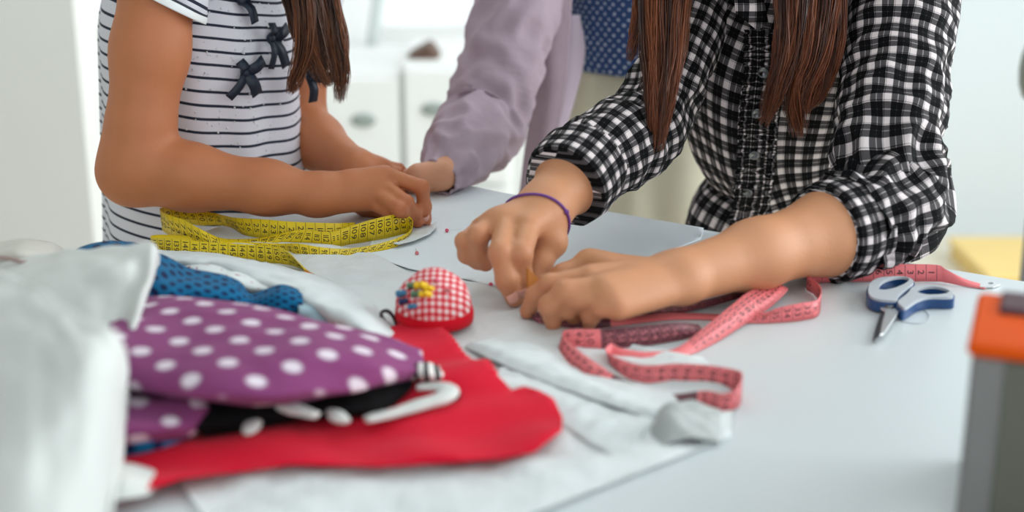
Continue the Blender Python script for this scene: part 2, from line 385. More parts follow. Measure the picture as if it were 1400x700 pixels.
def mesh_sdf(groups, h):
    lo, hi = np.full(3, 9.), np.full(3, -9.)
    for _, _, prims in groups:
        for pr in prims:
            if pr[0] == 'c':
                for p, r in ((pr[1], pr[3]), (pr[2], pr[4])): lo = np.minimum(lo, p-r); hi = np.maximum(hi, p+r)
            else: lo = np.minimum(lo, pr[1]-pr[2].max()); hi = np.maximum(hi, pr[1]+pr[2].max())
    lo -= 3*h; B = 16; nb = np.ceil((hi+3*h-lo)/(h*B)).astype(int); n = nb*B
    vol = np.ones(n, np.float32); rad = B*h*.87
    off = np.stack(np.meshgrid(*[np.arange(B)*h]*3, indexing='ij'), -1).reshape(-1, 3)
    allm = [[True]*len(p) for _, _, p in groups]
    bc = np.stack(np.meshgrid(*[np.arange(k) for k in nb], indexing='ij'), -1).reshape(-1, 3)
    cen = lo+(bc+.5)*B*h
    per = [[(sd_cone(cen, *pr[1:]) if pr[0] == 'c' else sd_ell(cen, *pr[1:])) for pr in prims] for _, _, prims in groups]
    dc = group_eval(cen, groups, allm)
    for q in range(len(bc)):
        s = tuple(slice(bc[q][i]*B, bc[q][i]*B+B) for i in range(3))
        if dc[q] > rad+.012: continue
        if dc[q] < -rad-.012: vol[s] = -1; continue
        lim = max(dc[q], 0)+2*rad+.03
        masks = [[d[q] < lim for d in g] for g in per]
        vol[s] = group_eval(lo+bc[q]*B*h+off, groups, masks).reshape(B, B, B)
    ins = vol < 0
    c8 = [ins[i:n[0]-1+i, j:n[1]-1+j, k:n[2]-1+k] for i in (0, 1) for j in (0, 1) for k in (0, 1)]
    anyc = c8[0].copy(); allc = c8[0].copy()
    for c in c8[1:]: anyc |= c; allc &= c
    idx = np.argwhere(anyc & ~allc); del anyc, allc, c8
    cmap = np.full(n-1, -1, np.int32); cmap[tuple(idx.T)] = np.arange(len(idx))
    acc = np.zeros((len(idx), 3)); cnt = np.zeros(len(idx))
    cor = [(i, j, k) for i in (0, 1) for j in (0, 1) for k in (0, 1)]
    for a in range(8):
        for b in range(a+1, 8):
            if sum(abs(np.subtract(cor[a], cor[b]))) != 1: continue
            va = vol[tuple((idx+cor[a]).T)]; vb = vol[tuple((idx+cor[b]).T)]
            m = (va < 0) != (vb < 0); t = va[m]/(va[m]-vb[m])
            acc[m] += np.array(cor[a])+t[:, None]*(np.array(cor[b])-np.array(cor[a])); cnt[m] += 1
    V = lo+(idx+acc/cnt[:, None])*h
    Q = []
    for ax in range(3):
        sl0 = [slice(1, -1)]*3; sl0[ax] = slice(0, -1); sl1 = [slice(1, -1)]*3; sl1[ax] = slice(1, None)
        A = ins[tuple(sl0)]; Bm = ins[tuple(sl1)]; e = np.argwhere(A != Bm)
        base = e.copy(); o1, o2 = [(1, 2), (2, 0), (0, 1)][ax]
        for i in range(3):
            if i != ax: base[:, i] += 1
        def cell(d1, d2):
            c = base.copy(); c[:, o1] += d1; c[:, o2] += d2; return cmap[tuple(c.T)]
        q = np.stack([cell(-1, -1), cell(0, -1), cell(0, 0), cell(-1, 0)], 1)
        fl = ~A[tuple(e.T)]; q[fl] = q[fl][:, ::-1]; Q.append(q)
    Q = np.vstack(Q); Q = Q[(Q >= 0).all(1)]
    return V, Q
def npv(p): return np.array(tuple(p), float)
def cone(a, b, r0, r1): return ('c', npv(a), npv(b), r0, r1)
def chain(pts, rs): return [cone(pts[i], pts[i+1], rs[i], rs[i+1]) for i in range(len(pts)-1)]
def ell(c, r, ax=None):
    R = np.eye(3)
    if ax is not None:
        a = Vector(ax).normalized(); u = a.cross(Vector((0, 0, 1)) if abs(a.z) < .9 else Vector((1, 0, 0))).normalized(); v = a.cross(u)
        R = np.array([tuple(a), tuple(u), tuple(v)]).T
    return ('e', npv(c), np.array(r, float), R)
def hand_groups(wrist, wr, knuckles, fingers, radii, thumb, thumb_r, side=None):
    """palm from metacarpals between a split wrist and the knuckles, every finger a chain of its own"""
    ks = [Vector(k) for k in knuckles]; wv = Vector(wrist); ax = (ks[0]-ks[3]).normalized(); spread = wr*.6
    palm = []
    for i, k in enumerate(ks):
        a = wv+ax*spread*(1-2*i/3)
        palm.append(cone(a, k, wr*.62, radii[i]*1.28))
    palm.append(cone(wv, (ks[1]+ks[2])/2, wr*.72, radii[1]*1.15))
    tm = [Vector(p) for p in thumb]
    palm.append(cone(wv+ax*spread*.6, tm[1], wr*.55, thumb_r*1.25))
    palm.append(cone((wv+ks[0])/2, tm[1], wr*.5, thumb_r*1.1))
    g = [(.012, .012, palm)]
    fl = []
    for k, f, r in zip(ks, fingers, radii):
        pts = [k]+[Vector(p) for p in f]
        rs = [r*1.12, r*1.02, r*.93, r*.80]
        pr = chain(pts, rs)
        for p in pts[1:3]: pr.append(cone(p, p+Vector((0, 0, 1e-4)), r*1.05, r*1.05))   # knuckle bulge
        g.append((.0014, .003, pr)); fl += [pts[1], pts[2], pts[3], k]
    g.append((.004, .006, chain(tm[1:], [thumb_r*1.18, thumb_r*1.05, thumb_r*.8]))); fl += tm[2:]
    return g, fl
def limbs(root, pts, rs): return (.03, .02, chain(pts, rs))
def person(label, skin, groups, flush, h, group=None):
    V, Q = mesh_sdf(groups, h)
    fl = np.zeros(len(V))
    for p in flush:
        d = V-npv(p); fl = np.maximum(fl, np.exp(-(d*d).sum(1)/(.0085**2)))
    o = mk('person', V, Q, skin, attr={'flush': fl}); return tag(o, label, 'person', group)
def torso_groups(cen, hip, neck, head, wdir, hw, dp, sh, hipw=None):
    """cen chest centre, hip pelvis centre, wdir shoulder direction"""
    wdir = Vector(wdir).normalized(); cen = Vector(cen); hip = Vector(hip); neck = Vector(neck); head = Vector(head)
    up = (cen-hip).normalized(); g = []
    g.append((.04, .05, [ell(cen, (hw, dp, .15), wdir), ell(hip, (hw*.98, dp*1.02, .12), wdir), ell((cen+hip)/2, (hw*.88, dp*.92, .16), wdir)]))
    g.append((.03, .02, [cone(sh[0], neck, .036, .04), cone(sh[1], neck, .036, .04), cone(neck-up*.03, head-Vector((0, 0, .05)), .043, .045)]))
    fwd = wdir.cross(Vector((0, 0, 1))).normalized()
    if fwd.y > 0: fwd = -fwd
    hd = [ell(head+Vector((0, 0, .025)), (.074, .09, .098), wdir), ell(head+fwd*.028+Vector((0, 0, -.045)), (.055, .06, .068), wdir)]
    g.append((.02, .03, hd))
    g.append((.008, .01, [cone(head+fwd*.088+Vector((0, 0, .012)), head+fwd*.103+Vector((0, 0, -.018)), .007, .011)]))            # nose
    g.append((.006, .005, [ell(head+fwd*.083+Vector((0, 0, -.052)), (.022, .006, .008), wdir)]))                                   # lips
    for s in (1, -1): g.append((.005, .005, [ell(head+wdir*.076*s+Vector((0, 0, .0)), (.008, .017, .03), wdir)]))                  # ears
    hw2 = hipw or hw*.5
    for s in (1, -1):
        a = hip+wdir*hw2*s; kx = a+Vector((0, .02, 0)); k = Vector((kx.x, kx.y, hip.z*.54)); f = Vector((kx.x, kx.y+.02, .07))
        g.append((.04, .03, [cone(a, k, .072, .05), cone(k, f, .048, .034), cone(f, (f.x, f.y, .035), .034, .036), cone((f.x, f.y+.02, .032), f+fwd*.16+Vector((0, 0, -.042)), .034, .026)]))
    return g
def nail(body, p, d, up, w, l):
    p = Vector(p); d = Vector(d).normalized(); up = Vector(up); up = (up-d*up.dot(d)).normalized(); s = d.cross(up)
    V, F = [], []
    for j in range(7):
        for i in range(7):
            x = (i/6-.5)*2; y = (j/6-.5)*2
            k = math.sqrt(max(0, 1-.35*y*y)) if y > 0 else 1
            V.append(p+s*x*w*k*.5+d*y*l*.5+up*(-.0012*x*x-.0006*y*y)); 
    for j in range(6):
        for i in range(6):
            a = j*7+i; F.append((a, a+1, a+8, a+7))
    return mk('fingernail', V, F, NAIL, body, solid=.0007)
NAIL = NT('nail', .25); NAIL.col(srgb(226, 168, 150)); NAIL = NAIL.m
def strands(guide, width, n, seed, r=.0007, depth=.012, seg=16, tipspread=.35, tiplen=.22, wave=.006):
    """a lock of hair: n tapered strands following a guide curve; width list along it"""
    rnd = random.Random(seed); G = cr(guide, 40); W = np.interp(np.linspace(0, 1, 40), np.linspace(0, 1, len(width)), width)
    V, F, A = [], [], []
    for q in range(n):
        a = rnd.uniform(-1, 1); b = rnd.uniform(-1, 1)*math.sqrt(1-a*a*.8); L = 1-tiplen*rnd.random()**1.5*(.4+.6*abs(a)); ph = rnd.uniform(0, 6.3); t0 = min(1, max(0, rnd.gauss(.42, .22))); sd = rnd.uniform(0, 50)
        clump = math.sin(a*9+seed)*.12; base = len(V); rk = rnd.uniform(.6, 1.3); t0 = min(1, max(0, t0*.7+.28*math.sin(a*5+seed*1.7)+.12*math.sin(a*17+seed)))
        for j in range(seg):
            t = j/(seg-1)*L; k = t*39; i = min(int(k), 38); f = k-i
            c = G[i]*(1-f)+G[i+1]*f; wd = W[i]*(1-f)+W[i+1]*f
            tg = Vector(G[i+1]-G[i]).normalized(); side = tg.cross(Vector((0, 1, 0))).normalized(); dep = tg.cross(side)
            p = Vector(c)+side*(wd*(a+clump*t)+wave*nz(sd, t*3)*t)+dep*(depth*b+wave*nz(sd+9, t*3)*t)
            rr = r*rk*(1-.8*(j/(seg-1))**2)
            for e in range(3):
                an = e*2.094+ph; V.append(p+side*math.cos(an)*rr+dep*math.sin(an)*rr); A.append(min(1, max(0, t0+.25*t+.12*nz(sd, t*5))))
        for j in range(seg-1):
            for e in range(3):
                x = base+j*3+e; y = base+j*3+(e+1) % 3; F.append((x, y, y+3, x+3))
    return V, F, A
def hair_obj(parent, locks, mat, name='hair'):
    V, F, A = [], [], []
    for l in locks:
        b = len(V); V += l[0]; F += [tuple(i+b for i in f) for f in l[1]]; A += l[2]
    return mk(name, V, F, mat, parent, attr={'tone': A})
def fold_disp(amp, fu, fv, seed, ridged=True):
    def f(th, s, t):
        x = math.cos(th)*fu; y = math.sin(th)*fu
        v = mnoise.noise(Vector((x+seed, y, s*fv)))
        v2 = mnoise.noise(Vector((x*2.1, y*2.1+seed, s*fv*1.9)))
        if ridged: v = .5-abs(v)*1.8
        return amp*(v+.4*v2)
    return f
def bvh_of(*objs):
    V, F = [], []
    for o in objs:
        b = len(V); V += [v.co.copy() for v in o.data.vertices]; F += [tuple(i+b for i in p.vertices) for p in o.data.polygons]
    return BVHTree.FromPolygons(V, F)
def strip_mesh(pts, nrm, wid, n=20):
    """flat ribbon through points with a width direction"""
    P = cr(pts, n); V, F, U = [], [], []
    for j in range(n):
        t = Vector(P[min(j+1, n-1)]-P[max(j-1, 0)]).normalized(); s = t.cross(Vector(nrm)).normalized()
        V += [Vector(P[j])-s*wid*.5, Vector(P[j])+s*wid*.5]; U += [(0, j*.002), (wid, j*.002)]
    for j in range(n-1): F.append((2*j, 2*j+1, 2*j+3, 2*j+2))
    return V, F, U

# ---- girl in the striped shirt
gw = Vector((.43, .9, 0)).normalized()
g_wr = T(436, 266, .040); g_el = D(185, 232, 1.462); g_sh = D(222, -66, 1.505)
gl_sh = D(412, -60, 1.745); gl_el = D(410, 178, 1.70); gl_wr = T(487, 231, .036)
kn = [T(527, 238, .058), T(519, 249, .050), T(513, 264, .041), T(507, 277, .031)]
gg, fl1 = hand_groups(g_wr, .0195, kn,
    [[T(577, 256, .047), T(580, 282, .024), T(583, 301, .007)], [T(555, 277, .035), T(567, 290, .020), T(567, 302, .007)],
     [T(547, 287, .030), T(556, 295, .017), T(556, 302, .008)], [T(533, 291, .024), T(543, 297, .013), T(543, 302, .008)]],
    [.0076, .0078, .0074, .0066], [T(462, 280, .026), T(505, 283, .008), T(546, 294, .008), T(571, 303, .008)], .0088)
kl = [T(524, 226, .03), T(522, 231, .03), T(518, 236, .025), T(512, 241, .02)]
gl, fl2 = hand_groups(gl_wr, .018, kl,
    [[T(545, 232, .026), T(556, 240, .014), T(558, 247, .007)], [T(543, 238, .024), T(553, 246, .012), T(553, 252, .007)],
     [T(538, 243, .02), T(546, 251, .01), T(545, 255, .007)], [T(530, 247, .016), T(537, 253, .01), T(536, 257, .007)]],
    [.0072, .0074, .007, .0062], [T(500, 240, .025), T(515, 248, .02), T(535, 256, .012), T(548, 260, .008)], .0082)
gc = Vector((-.362, 1.645, .97))
G = torso_groups(gc, (-.365, 1.66, .72), (-.345, 1.64, 1.115), (-.315, 1.625, 1.26), gw, .095, .088, (g_sh, gl_sh))
fm = (g_el*.55+g_wr*.45)
G.append((.02, .02, chain([g_sh, g_sh.lerp(g_el, .45), g_el, g_el.lerp(g_wr, .3), g_el.lerp(g_wr, .72), g_wr], [.041, .0378, .0345, .0330, .0262, .0212])))
G.append((.012, .01, [cone(g_el+Vector((-.006, 0, -.002)), g_el.lerp(g_sh, .2), .032, .034)]))
G.append((.02, .02, chain([gl_sh, gl_el, gl_el.lerp(gl_wr, .3), gl_wr], [.036, .031, .031, .021])))
girl = person('girl in navy striped T-shirt with bows, bare arm along the yellow tape', SKIN_G, G+gg+gl, fl1+fl2, .003)
nail(girl, T(584, 299, .0098)+Vector((0, -.004, 0)), T(584, 303, .004)-T(581, 288, .02), (.3, -1, .35), .008, .009)
# torso of the shirt; theta 0 = along gw (her left), v around
def gdisp(th, s, t):
    amp = .002+.006*(1-t)
    return amp*(math.sin(th*9+1.2*math.sin(th*3)+s*3)*.5+.9*nz(math.cos(th)*2.2, math.sin(th)*2.2, s*3+4))+(-.004 if 1.1 < 0 else 0)
ring = [(-.368, 1.655, .66), (-.366, 1.652, .74), (-.363, 1.648, .84), (-.362, 1.645, .94), (-.358, 1.645, 1.03), (-.352, 1.645, 1.085), (-.348, 1.643, 1.12)]
sh = loft(ring, [(.128, .118), (.126, .117), (.120, .115), (.116, .112), (.118, .105), (.095, .075), (.058, .055)], 96, 90, gw, gdisp, th0=PI*.75, th1=PI*2.75, uscale=.115)
# pleat step: shift stripes down a little beyond the pleat line
sv, sf, su = sh
su2 = []
for p, (u, v) in zip(sv, su):
    th = u/.115
    lim = PI*1.70-.35*(v-.25)
    su2.append((u, v+(.0045+.012-.06*(p.x+.33) if th > lim else .13*(p.x+.362))))
shirt = mk('shirt', sv, sf, STRIPE, girl, uv=su2, solid=.0015, offset=-1)
hem_c = g_sh.lerp(g_el, .19)
slv = loft([g_sh+Vector((.03, .045, .02)), g_sh.lerp(g_el, -.03), g_sh.lerp(g_el, .12), hem_c+Vector((0, 0, .0))], [(.058, .05), (.054, .052), (.049, .0495), (.0465, .0485)], 64, 30, (0, 1, 0), fold_disp(.003, 2, 12, 3), uscale=.05)
def shear(V): return [Vector((v[0], v[1], v[2]-.38*(v[0]-hem_c.x)*min(1, max(0, 1-(v[2]-hem_c.z)/.06)))) for v in V]
slv = (shear(slv[0]), slv[1], slv[2])
mk('sleeve', *slv[:2], STRIPE, shirt, uv=slv[2], solid=.0015, offset=-1)
hemd = (g_el-g_sh).normalized()
hb = loft([hem_c-hemd*.002, hem_c+hemd*.002, hem_c+hemd*.006], [(.0473, .0493), (.0477, .0497), (.0471, .0491)], 64, 6, (0, 1, 0))
mk('sleeve_hem', shear(hb[0]), hb[1], FRAME, shirt, solid=.002)
hb2 = loft([hem_c-hemd*.0045, hem_c-hemd*.0022], [(.0480, .0500), (.0480, .0500)], 64, 4, (0, 1, 0))
mk('hem_stripe', shear(hb2[0]), hb2[1], NAVY, shirt, solid=.001)
sl2 = loft([gl_sh+Vector((-.03, -.03, .02)), gl_sh, gl_sh.lerp(gl_el, .4)], [(.05, .05), (.05, .05), (.047, .047)], 48, 24, (0, 1, 0), fold_disp(.003, 2, 12, 8), uscale=.05)
mk('sleeve', *sl2[:2], STRIPE, shirt, uv=sl2[2], solid=.0015, offset=-1)
gb = bvh_of(shirt)
def on_cloth(bv, px, py, lift=.003):
    hit = bv.ray_cast(CAM, ray(px, py).normalized())
    if hit[0] is None: return None, None
    n = hit[1]; n = -n if n.dot(ray(px, py)) > 0 else n
    return hit[0]+n*lift, n
def bow(px, py, ends, s=1.0, alt=None):
    p, n = on_cloth(gb, px, py, .006)
    if p is None: p, n = alt, Vector((.6, -.8, 0))
    parts = [ball(p, .0048*s, 8)]; mpp = ray(px, py).length*(p-CAM).length/ray(px, py).length/FPX
    r_ = Vector((1, 0, 0)); u_ = Vector((0, math.sin(PITCH), math.cos(PITCH)))
    for (dx, dy, wd) in ends:
        d = (r_*dx-u_*dy)*mpp*1.15; d = d-n*d.dot(n); e = p+d
        parts.append(strip_mesh([p, p+d*.45+n*.007, e+n*.002], n, wd*mpp, 10))
    mk('bow', *merge(*parts)[:2], NAVY, shirt, solid=.0012)
bow(331, 98, [(-14, -15, 14), (29, -13, 15), (-25, 28, 12), (26, 29, 17)])
bow(366, 52, [(-4, -18, 11), (32, -12, 15), (4, 36, 9), (36, 34, 15)])
bow(325, 4, [(-14, -22, 12), (24, -18, 13), (22, 22, 15), (-8, -6, 9)])
bow(424, 108, [(38, 2, 13), (8, 30, 13), (-10, -10, 8)], 1, D(424, 106, 1.60))
rnd = random.Random(5); sq = []
for k in range(150):
    p, n = on_cloth(gb, rnd.uniform(235, 415), rnd.uniform(0, 215), .0006)
    if p is not None: sq.append(ball(p, rnd.choice((.0007, .0009, .0012)), 4))
tag(mk('sequins', *merge(*sq)[:2], METAL, shirt), kind='stuff')
jl = [loft([(-.365, 1.66, .80), (-.365, 1.66, .72), (-.365, 1.665, .60)], [(.104, .096), (.115, .105), (.112, .1)], 40, 12, gw)]
for s in (1, -1):
    a = Vector((-.365, 1.66, .72))+gw*.05*s; jl.append(loft([a+Vector((0, 0, -.04)), (a.x, a.y+.02, .4), (a.x, a.y+.03, .09)], [(.077, .077), (.06, .06), (.05, .05)], 32, 20, gw))
mk('jeans', *merge(*jl)[:2], DENIM, girl, solid=.002)
h1 = [D(396, -60, 1.60), D(412, -10, 1.575), D(424, 40, 1.56), D(436, 84, 1.555), D(452, 118, 1.55)]
h2 = [D(436, -60, 1.60), D(446, 0, 1.58), D(458, 50, 1.57), D(466, 95, 1.565), D(465, 140, 1.565)]
h3 = [D(404, -60, 1.59), D(416, 0, 1.56), D(418, 60, 1.55), D(404, 108, 1.548), D(396, 128, 1.548)]
capg = [strands([(-.315+.03*i, 1.625+.05*j, 1.36), (-.30+.07*i, 1.63+.08*j, 1.30), (-.29+.08*i, 1.62+.09*j, 1.16), D(410, -20, 1.60)], [.03, .04, .04, .02], 120, 11+i*3+j, .0012, .02) for i in (-1, 0, 1) for j in (-.6, .7)]
hair_obj(girl, [strands(h1, [.020, .022, .019, .012, .006], 620, 1, tiplen=.55, wave=.010), strands(h2, [.016, .015, .012, .009, .004], 300, 2, tiplen=.42, wave=.008), strands(h3, [.012, .014, .012, .008, .004], 170, 3)]+capg, HAIR)

# ---- girl in the checked shirt
pr_wr = T(740, 290, .068); pr_cf = D(785, 240, 1.34); pr_el = D(886, 166, 1.46); pr_sh = D(976, -40, 1.585)
pk = [T(722, 311, .064), T(694, 303, .066), T(673, 307, .062), T(657, 313, .055)]
pg, fl3 = hand_groups(pr_wr, .0195, pk,
    [[T(712, 347, .050), T(713, 379, .027), T(714, 403, .010)], [T(684, 345, .052), T(693, 383, .028), T(703, 408, .010)],
     [T(654, 322, .058), T(654, 346, .038), T(664, 361, .026)], [T(635, 330, .050), T(638, 348, .036), T(652, 360, .026)]],
    [.0102, .0102, .0094, .0082], [T(757, 305, .06), T(754, 331, .044), T(738, 359, .028), T(728, 385, .014)], .0108)
pl_wr = T(930, 379, .038); pl_el = D(1207, 296, 1.335); pl_sh = D(1236, -34, 1.52)
qk = [T(806, 379, .045), T(822, 393, .043), T(834, 408, .037), T(845, 422, .03)]
qg, fl4 = hand_groups(pl_wr, .0205, qk,
    [[T(752, 389, .040), T(733, 405, .026), T(721, 426, .010)], [T(772, 398, .042), T(751, 418, .028), T(756, 441, .010)],
     [T(788, 408, .036), T(776, 422, .024), T(785, 434, .010)], [T(822, 420, .031), T(808, 432, .02), T(805, 443, .009)]],
    [.0090, .0094, .0088, .0078], [T(880, 364, .03), T(806, 361, .034), T(770, 377, .026), T(741, 391, .013)], .0098)
pw = (pl_sh-pr_sh); pw.z = 0; pw.normalize()
pcen = Vector((.315, 1.60, .95))
Pg = torso_groups(pcen, (.325, 1.685, .69), (.315, 1.555, 1.085), (.31, 1.50, 1.24), pw, .076, .046, (pr_sh, pl_sh), .04)
Pg.append((.02, .02, chain([pr_sh, pr_el, pr_el.lerp(pr_cf, .6), pr_cf, pr_wr.lerp(pr_cf, .12), pr_wr], [.036, .030, .030, .0320, .0222, .0205])))
Pg.append((.02, .02, chain([pl_sh, pl_el, pl_el.lerp(pl_wr, .28), pl_el.lerp(pl_wr, .65), pl_wr], [.042, .037, .0375, .029, .0235])))
plaid = person('girl with long chestnut hair in black and white checked shirt, pinning cloth', SKIN_P, Pg+pg+qg, fl3+fl4, .003)
nail(plaid, T(715, 400, .0165)+Vector((0, -.0045, 0)), T(714, 405, .006)-T(713, 384, .025), (.15, -1, .55), .0105, .011)
nail(plaid, T(702, 407, .0160)+Vector((0, -.004, 0)), T(704, 411, .006)-T(693, 386, .026), (.0, -1, .6), .010, .010)
def pdisp(th, s, t):
    return (.006*(math.sin(th*7+s*9)*.4+1.1*nz(math.cos(th)*2.5+7, math.sin(th)*2.5, s*7)))*(1.2-.6*t)
pring = [(.328, 1.672, .70), (.325, 1.66, .765), (.334, 1.648, .83), (.310, 1.62, .90), (.304, 1.59, .98), (.314, 1.565, 1.05), (.314, 1.555, 1.09), (.314, 1.552, 1.105)]
ps = loft(pring, [(.128, .112), (.116, .104), (.088, .088), (.108, .090), (.124, .094), (.112, .082), (.084, .066), (.056, .052)], 110, 110, pw, pdisp, th0=PI*.5, th1=PI*2.5, uscale=.105)
pshirt = mk('shirt', ps[0], ps[1], PLAID, plaid, uv=ps[2], solid=.0015, offset=-1)
pb = bvh_of(pshirt)
def sleeve_disp(seed, amp, a, b):
    f = fold_disp(amp, 1.3, 26, seed)
    return lambda th, s, t: f(th, s, t)*(.35+min(1, max(0, (t-a)/(b-a))))
rs_ = loft([pr_sh+Vector((.03, .01, .02)), pr_sh, pr_sh.lerp(pr_el, .5), pr_el, pr_el.lerp(pr_cf, .55), pr_cf.lerp(pr_el, .02)], [(.054, .05), (.047, .045), (.041, .040), (.042, .041), (.046, .044), (.0375, .037)], 72, 100, (0, 0, 1), sleeve_disp(2, .0055, .3, .6), uscale=.05)
mk('sleeve', *rs_[:2], PLAID, pshirt, uv=rs_[2], solid=.0015, offset=-1)
def cuff(c, d, r, length, seed, thick=.006):
    d = d.normalized(); rr = r
    prof = [(-length, rr-.001), (-length*.93, rr+.005), (-length*.5, rr+thick), (-.004, rr+thick-.001), (0, rr+.003), (-.002, rr-.001), (-length*.6, rr-.002)]
    V, F, U = loft([c+d*p for p, _ in prof], [(x, x*.98) for _, x in prof], 72, 44, (0, 0, 1), fold_disp(.0028, 1.6, 30, seed), uscale=.048)
    return V, F, [(u, (Vector(v)-c).dot(d)-((Vector(v)-c)-d*(Vector(v)-c).dot(d)).length+r) for v, (u, _) in zip(V, U)]
cd = pr_wr-pr_cf
cf = cuff(pr_cf+cd.normalized()*.022, cd, .0395, .050, 5); mk('cuff', *cf[:2], PLAID, pshirt, uv=cf[2])
ls_ = loft([pl_sh+Vector((-.03, .02, .02)), pl_sh, pl_sh.lerp(pl_el, .4), pl_sh.lerp(pl_el, .75), pl_el+Vector((.016, .022, .012)), pl_el.lerp(pl_wr, .10)+Vector((.006, .006, .004)), pl_el.lerp(pl_wr, .2)], [(.062, .056), (.058, .054), (.053, .051), (.053, .050), (.054, .053), (.052, .051), (.048, .048)], 80, 120, (1, 0, 0), sleeve_disp(9, .0105, .2, .6), uscale=.052)
mk('sleeve', *ls_[:2], PLAID, pshirt, uv=ls_[2], solid=.0015, offset=-1)
cd2 = pl_wr-pl_el
cf2 = cuff(pl_el.lerp(pl_wr, .315), cd2, .0425, .062, 15, .007); mk('cuff', *cf2[:2], PLAID, pshirt, uv=cf2[2])
# ruffled placket, buttons, collar
line = [(1046, 40), (1046, 90), (1040, 150), (1036, 200), (1032, 250), (1028, 318)]
pts = []
for q in dense([(a, b, 0) for a, b in line], 60):
    p, n = on_cloth(pb, q[0], q[1], .003)
    if p is not None: pts.append((p, n))
side = Vector((1, 0, 0))
def ruffle(o0, o1, ph, lift):
    V, F, U = [], [], []
    m = len(pts)*4
    P = cr([p for p, n in pts], m); Nn = cr([n for p, n in pts], m)
    for j in range(m):
        s_ = j*.0011; wv = math.sin(s_*620+ph)*.0022+math.sin(s_*350+ph*2)*.0014
        for i in range(6):
            t = i/5; o = o0+(o1-o0)*t; k = t*1.0
            V.append(Vector(P[j])+side*(o+wv*.4*k)+Vector(Nn[j])*(lift+abs(wv)*1.6*k+.001)); U.append((o, s_+wv*2*k))
    for j in range(m-1):
        for i in range(5):
            a = j*6+i; F.append((a, a+1, a+7, a+6))
    return V, F, U
for nm, o0, o1, ph, lf in (('ruffle', -.006, -.022, 0, .001), ('ruffle', .006, .02, 1.7, .001)):
    r_ = ruffle(o0, o1, ph, lf); mk(nm, r_[0], r_[1], PLAID_D, pshirt, uv=r_[2], solid=.0008)
pk_ = ruffle(-.0075, .0075, 0, .0015); mk('placket', pk_[0], pk_[1], PLAID_D, pshirt, uv=[(u*.6, v) for u, v in pk_[2]], solid=.001)
for (bx, by) in ((1036, 150), (1031, 206), (1024, 256), (1044, 96)):
    p, n = on_cloth(pb, bx, by, .0085)
    if p is not None:
        q = n.to_track_quat('Z', 'Y').to_matrix()
        V, F, _ = lathe([(.0001, .0), (.0032, 0), (.0036, .0008), (.0056, .0012), (.006, .0002), (.0056, -.001)], (0, 0, 0), 20)
        mk('button', [q@Vector(v)+p for v in V], F, STEELD, pshirt)
for sgn, poly in ((-1, [(1000, -30), (1006, 18), (1036, 42), (1050, 30), (1038, -30)]), (1, [(1062, -30), (1058, 22), (1072, 40), (1098, 26), (1104, -30)])):
    P3 = []
    for (a, b) in poly:
        P3.append(D(a, b, 1.452+(.02 if b < 0 else 0)))
    c = sum(P3, Vector())/len(P3)+Vector((0, -.008, 0)); V = P3+[c]; F = [(i, (i+1) % len(P3), len(P3)) for i in range(len(P3))]
    mk('collar', V, F, PLAID, pshirt, uv=[(v.x+.004, v.z) for v in V], solid=.003)
jl = [loft([(.327, 1.672, .80), (.326, 1.67, .73), (.326, 1.67, .60)], [(.085, .078), (.108, .095), (.112, .098)], 40, 12, pw)]
for s in (1, -1):
    a = Vector((.325, 1.66, .73))+pw*.052*s; jl.append(loft([a+Vector((0, 0, -.04)), (a.x, a.y+.02, .4), (a.x, a.y+.03, .09)], [(.08, .08), (.062, .062), (.05, .05)], 32, 20, pw))
mk('jeans', *merge(*jl)[:2], DENIM, plaid, solid=.002)
ax = (pr_wr-pr_cf).normalized(); wc = pr_wr+ax*.006; u = ax.cross(Vector((0, 0, 1))).normalized(); v = ax.cross(u)
bb = bvh_of(plaid); bp = []
for a in np.linspace(0, 2*PI, 48):
    d = u*math.cos(a)+v*math.sin(a); st0 = wc+ax*(.006*math.cos(a+.6)); hit = bb.ray_cast(st0+d*.06, -d, .06)
    bp.append((hit[0] if hit[0] is not None else st0+d*.03)+d*.0009)
VIOLET = plain('violet_cord', (110, 60, 140), .6)
bt = tube(bp, .0014, 8, 140, False); kn_ = ball(bp[25], .0026, 8)
tag(mk('bracelet', *merge(bt, kn_)[:2], VIOLET, plaid), 'thin violet cord bracelet with a small knot')
L1 = [D(918, -60, 1.49), D(910, 0, 1.455), D(908, 70, 1.42), D(903, 130, 1.395), D(896, 208, 1.385)]
L1b = [D(884, -60, 1.50), D(878, 10, 1.47), D(870, 50, 1.455), D(860, 84, 1.45)]
R1 = [D(1085, -60, 1.455), D(1082, 0, 1.44), D(1078, 60, 1.43), D(1064, 110, 1.425), D(1044, 172, 1.425)]
R2 = [D(1120, -60, 1.46), D(1118, 0, 1.445), D(1108, 70, 1.43), D(1088, 130, 1.425), D(1092, 188, 1.425)]
R3 = [D(1140, -60, 1.47), D(1142, 10, 1.45), D(1140, 60, 1.44), D(1122, 120, 1.435), D(1102, 152, 1.43)]
W1 = [D(1262, -50, 1.50), D(1276, 0, 1.47), D(1284, 30, 1.465), D(1284, 52, 1.465)]
capp = [strands([(.31+.03*i, 1.50+.05*j, 1.345), (.31+.07*i, 1.51+.08*j, 1.29), (.31+.085*i, 1.50+.08*j, 1.18), (D(916, -30, 1.49) if i < 0 else D(1112, -30, 1.46))], [.03, .04, .04, .02], 130, 31+i*3+j, .0012, .02) for i in (-1, 1) for j in (-.7, .1, .8)]
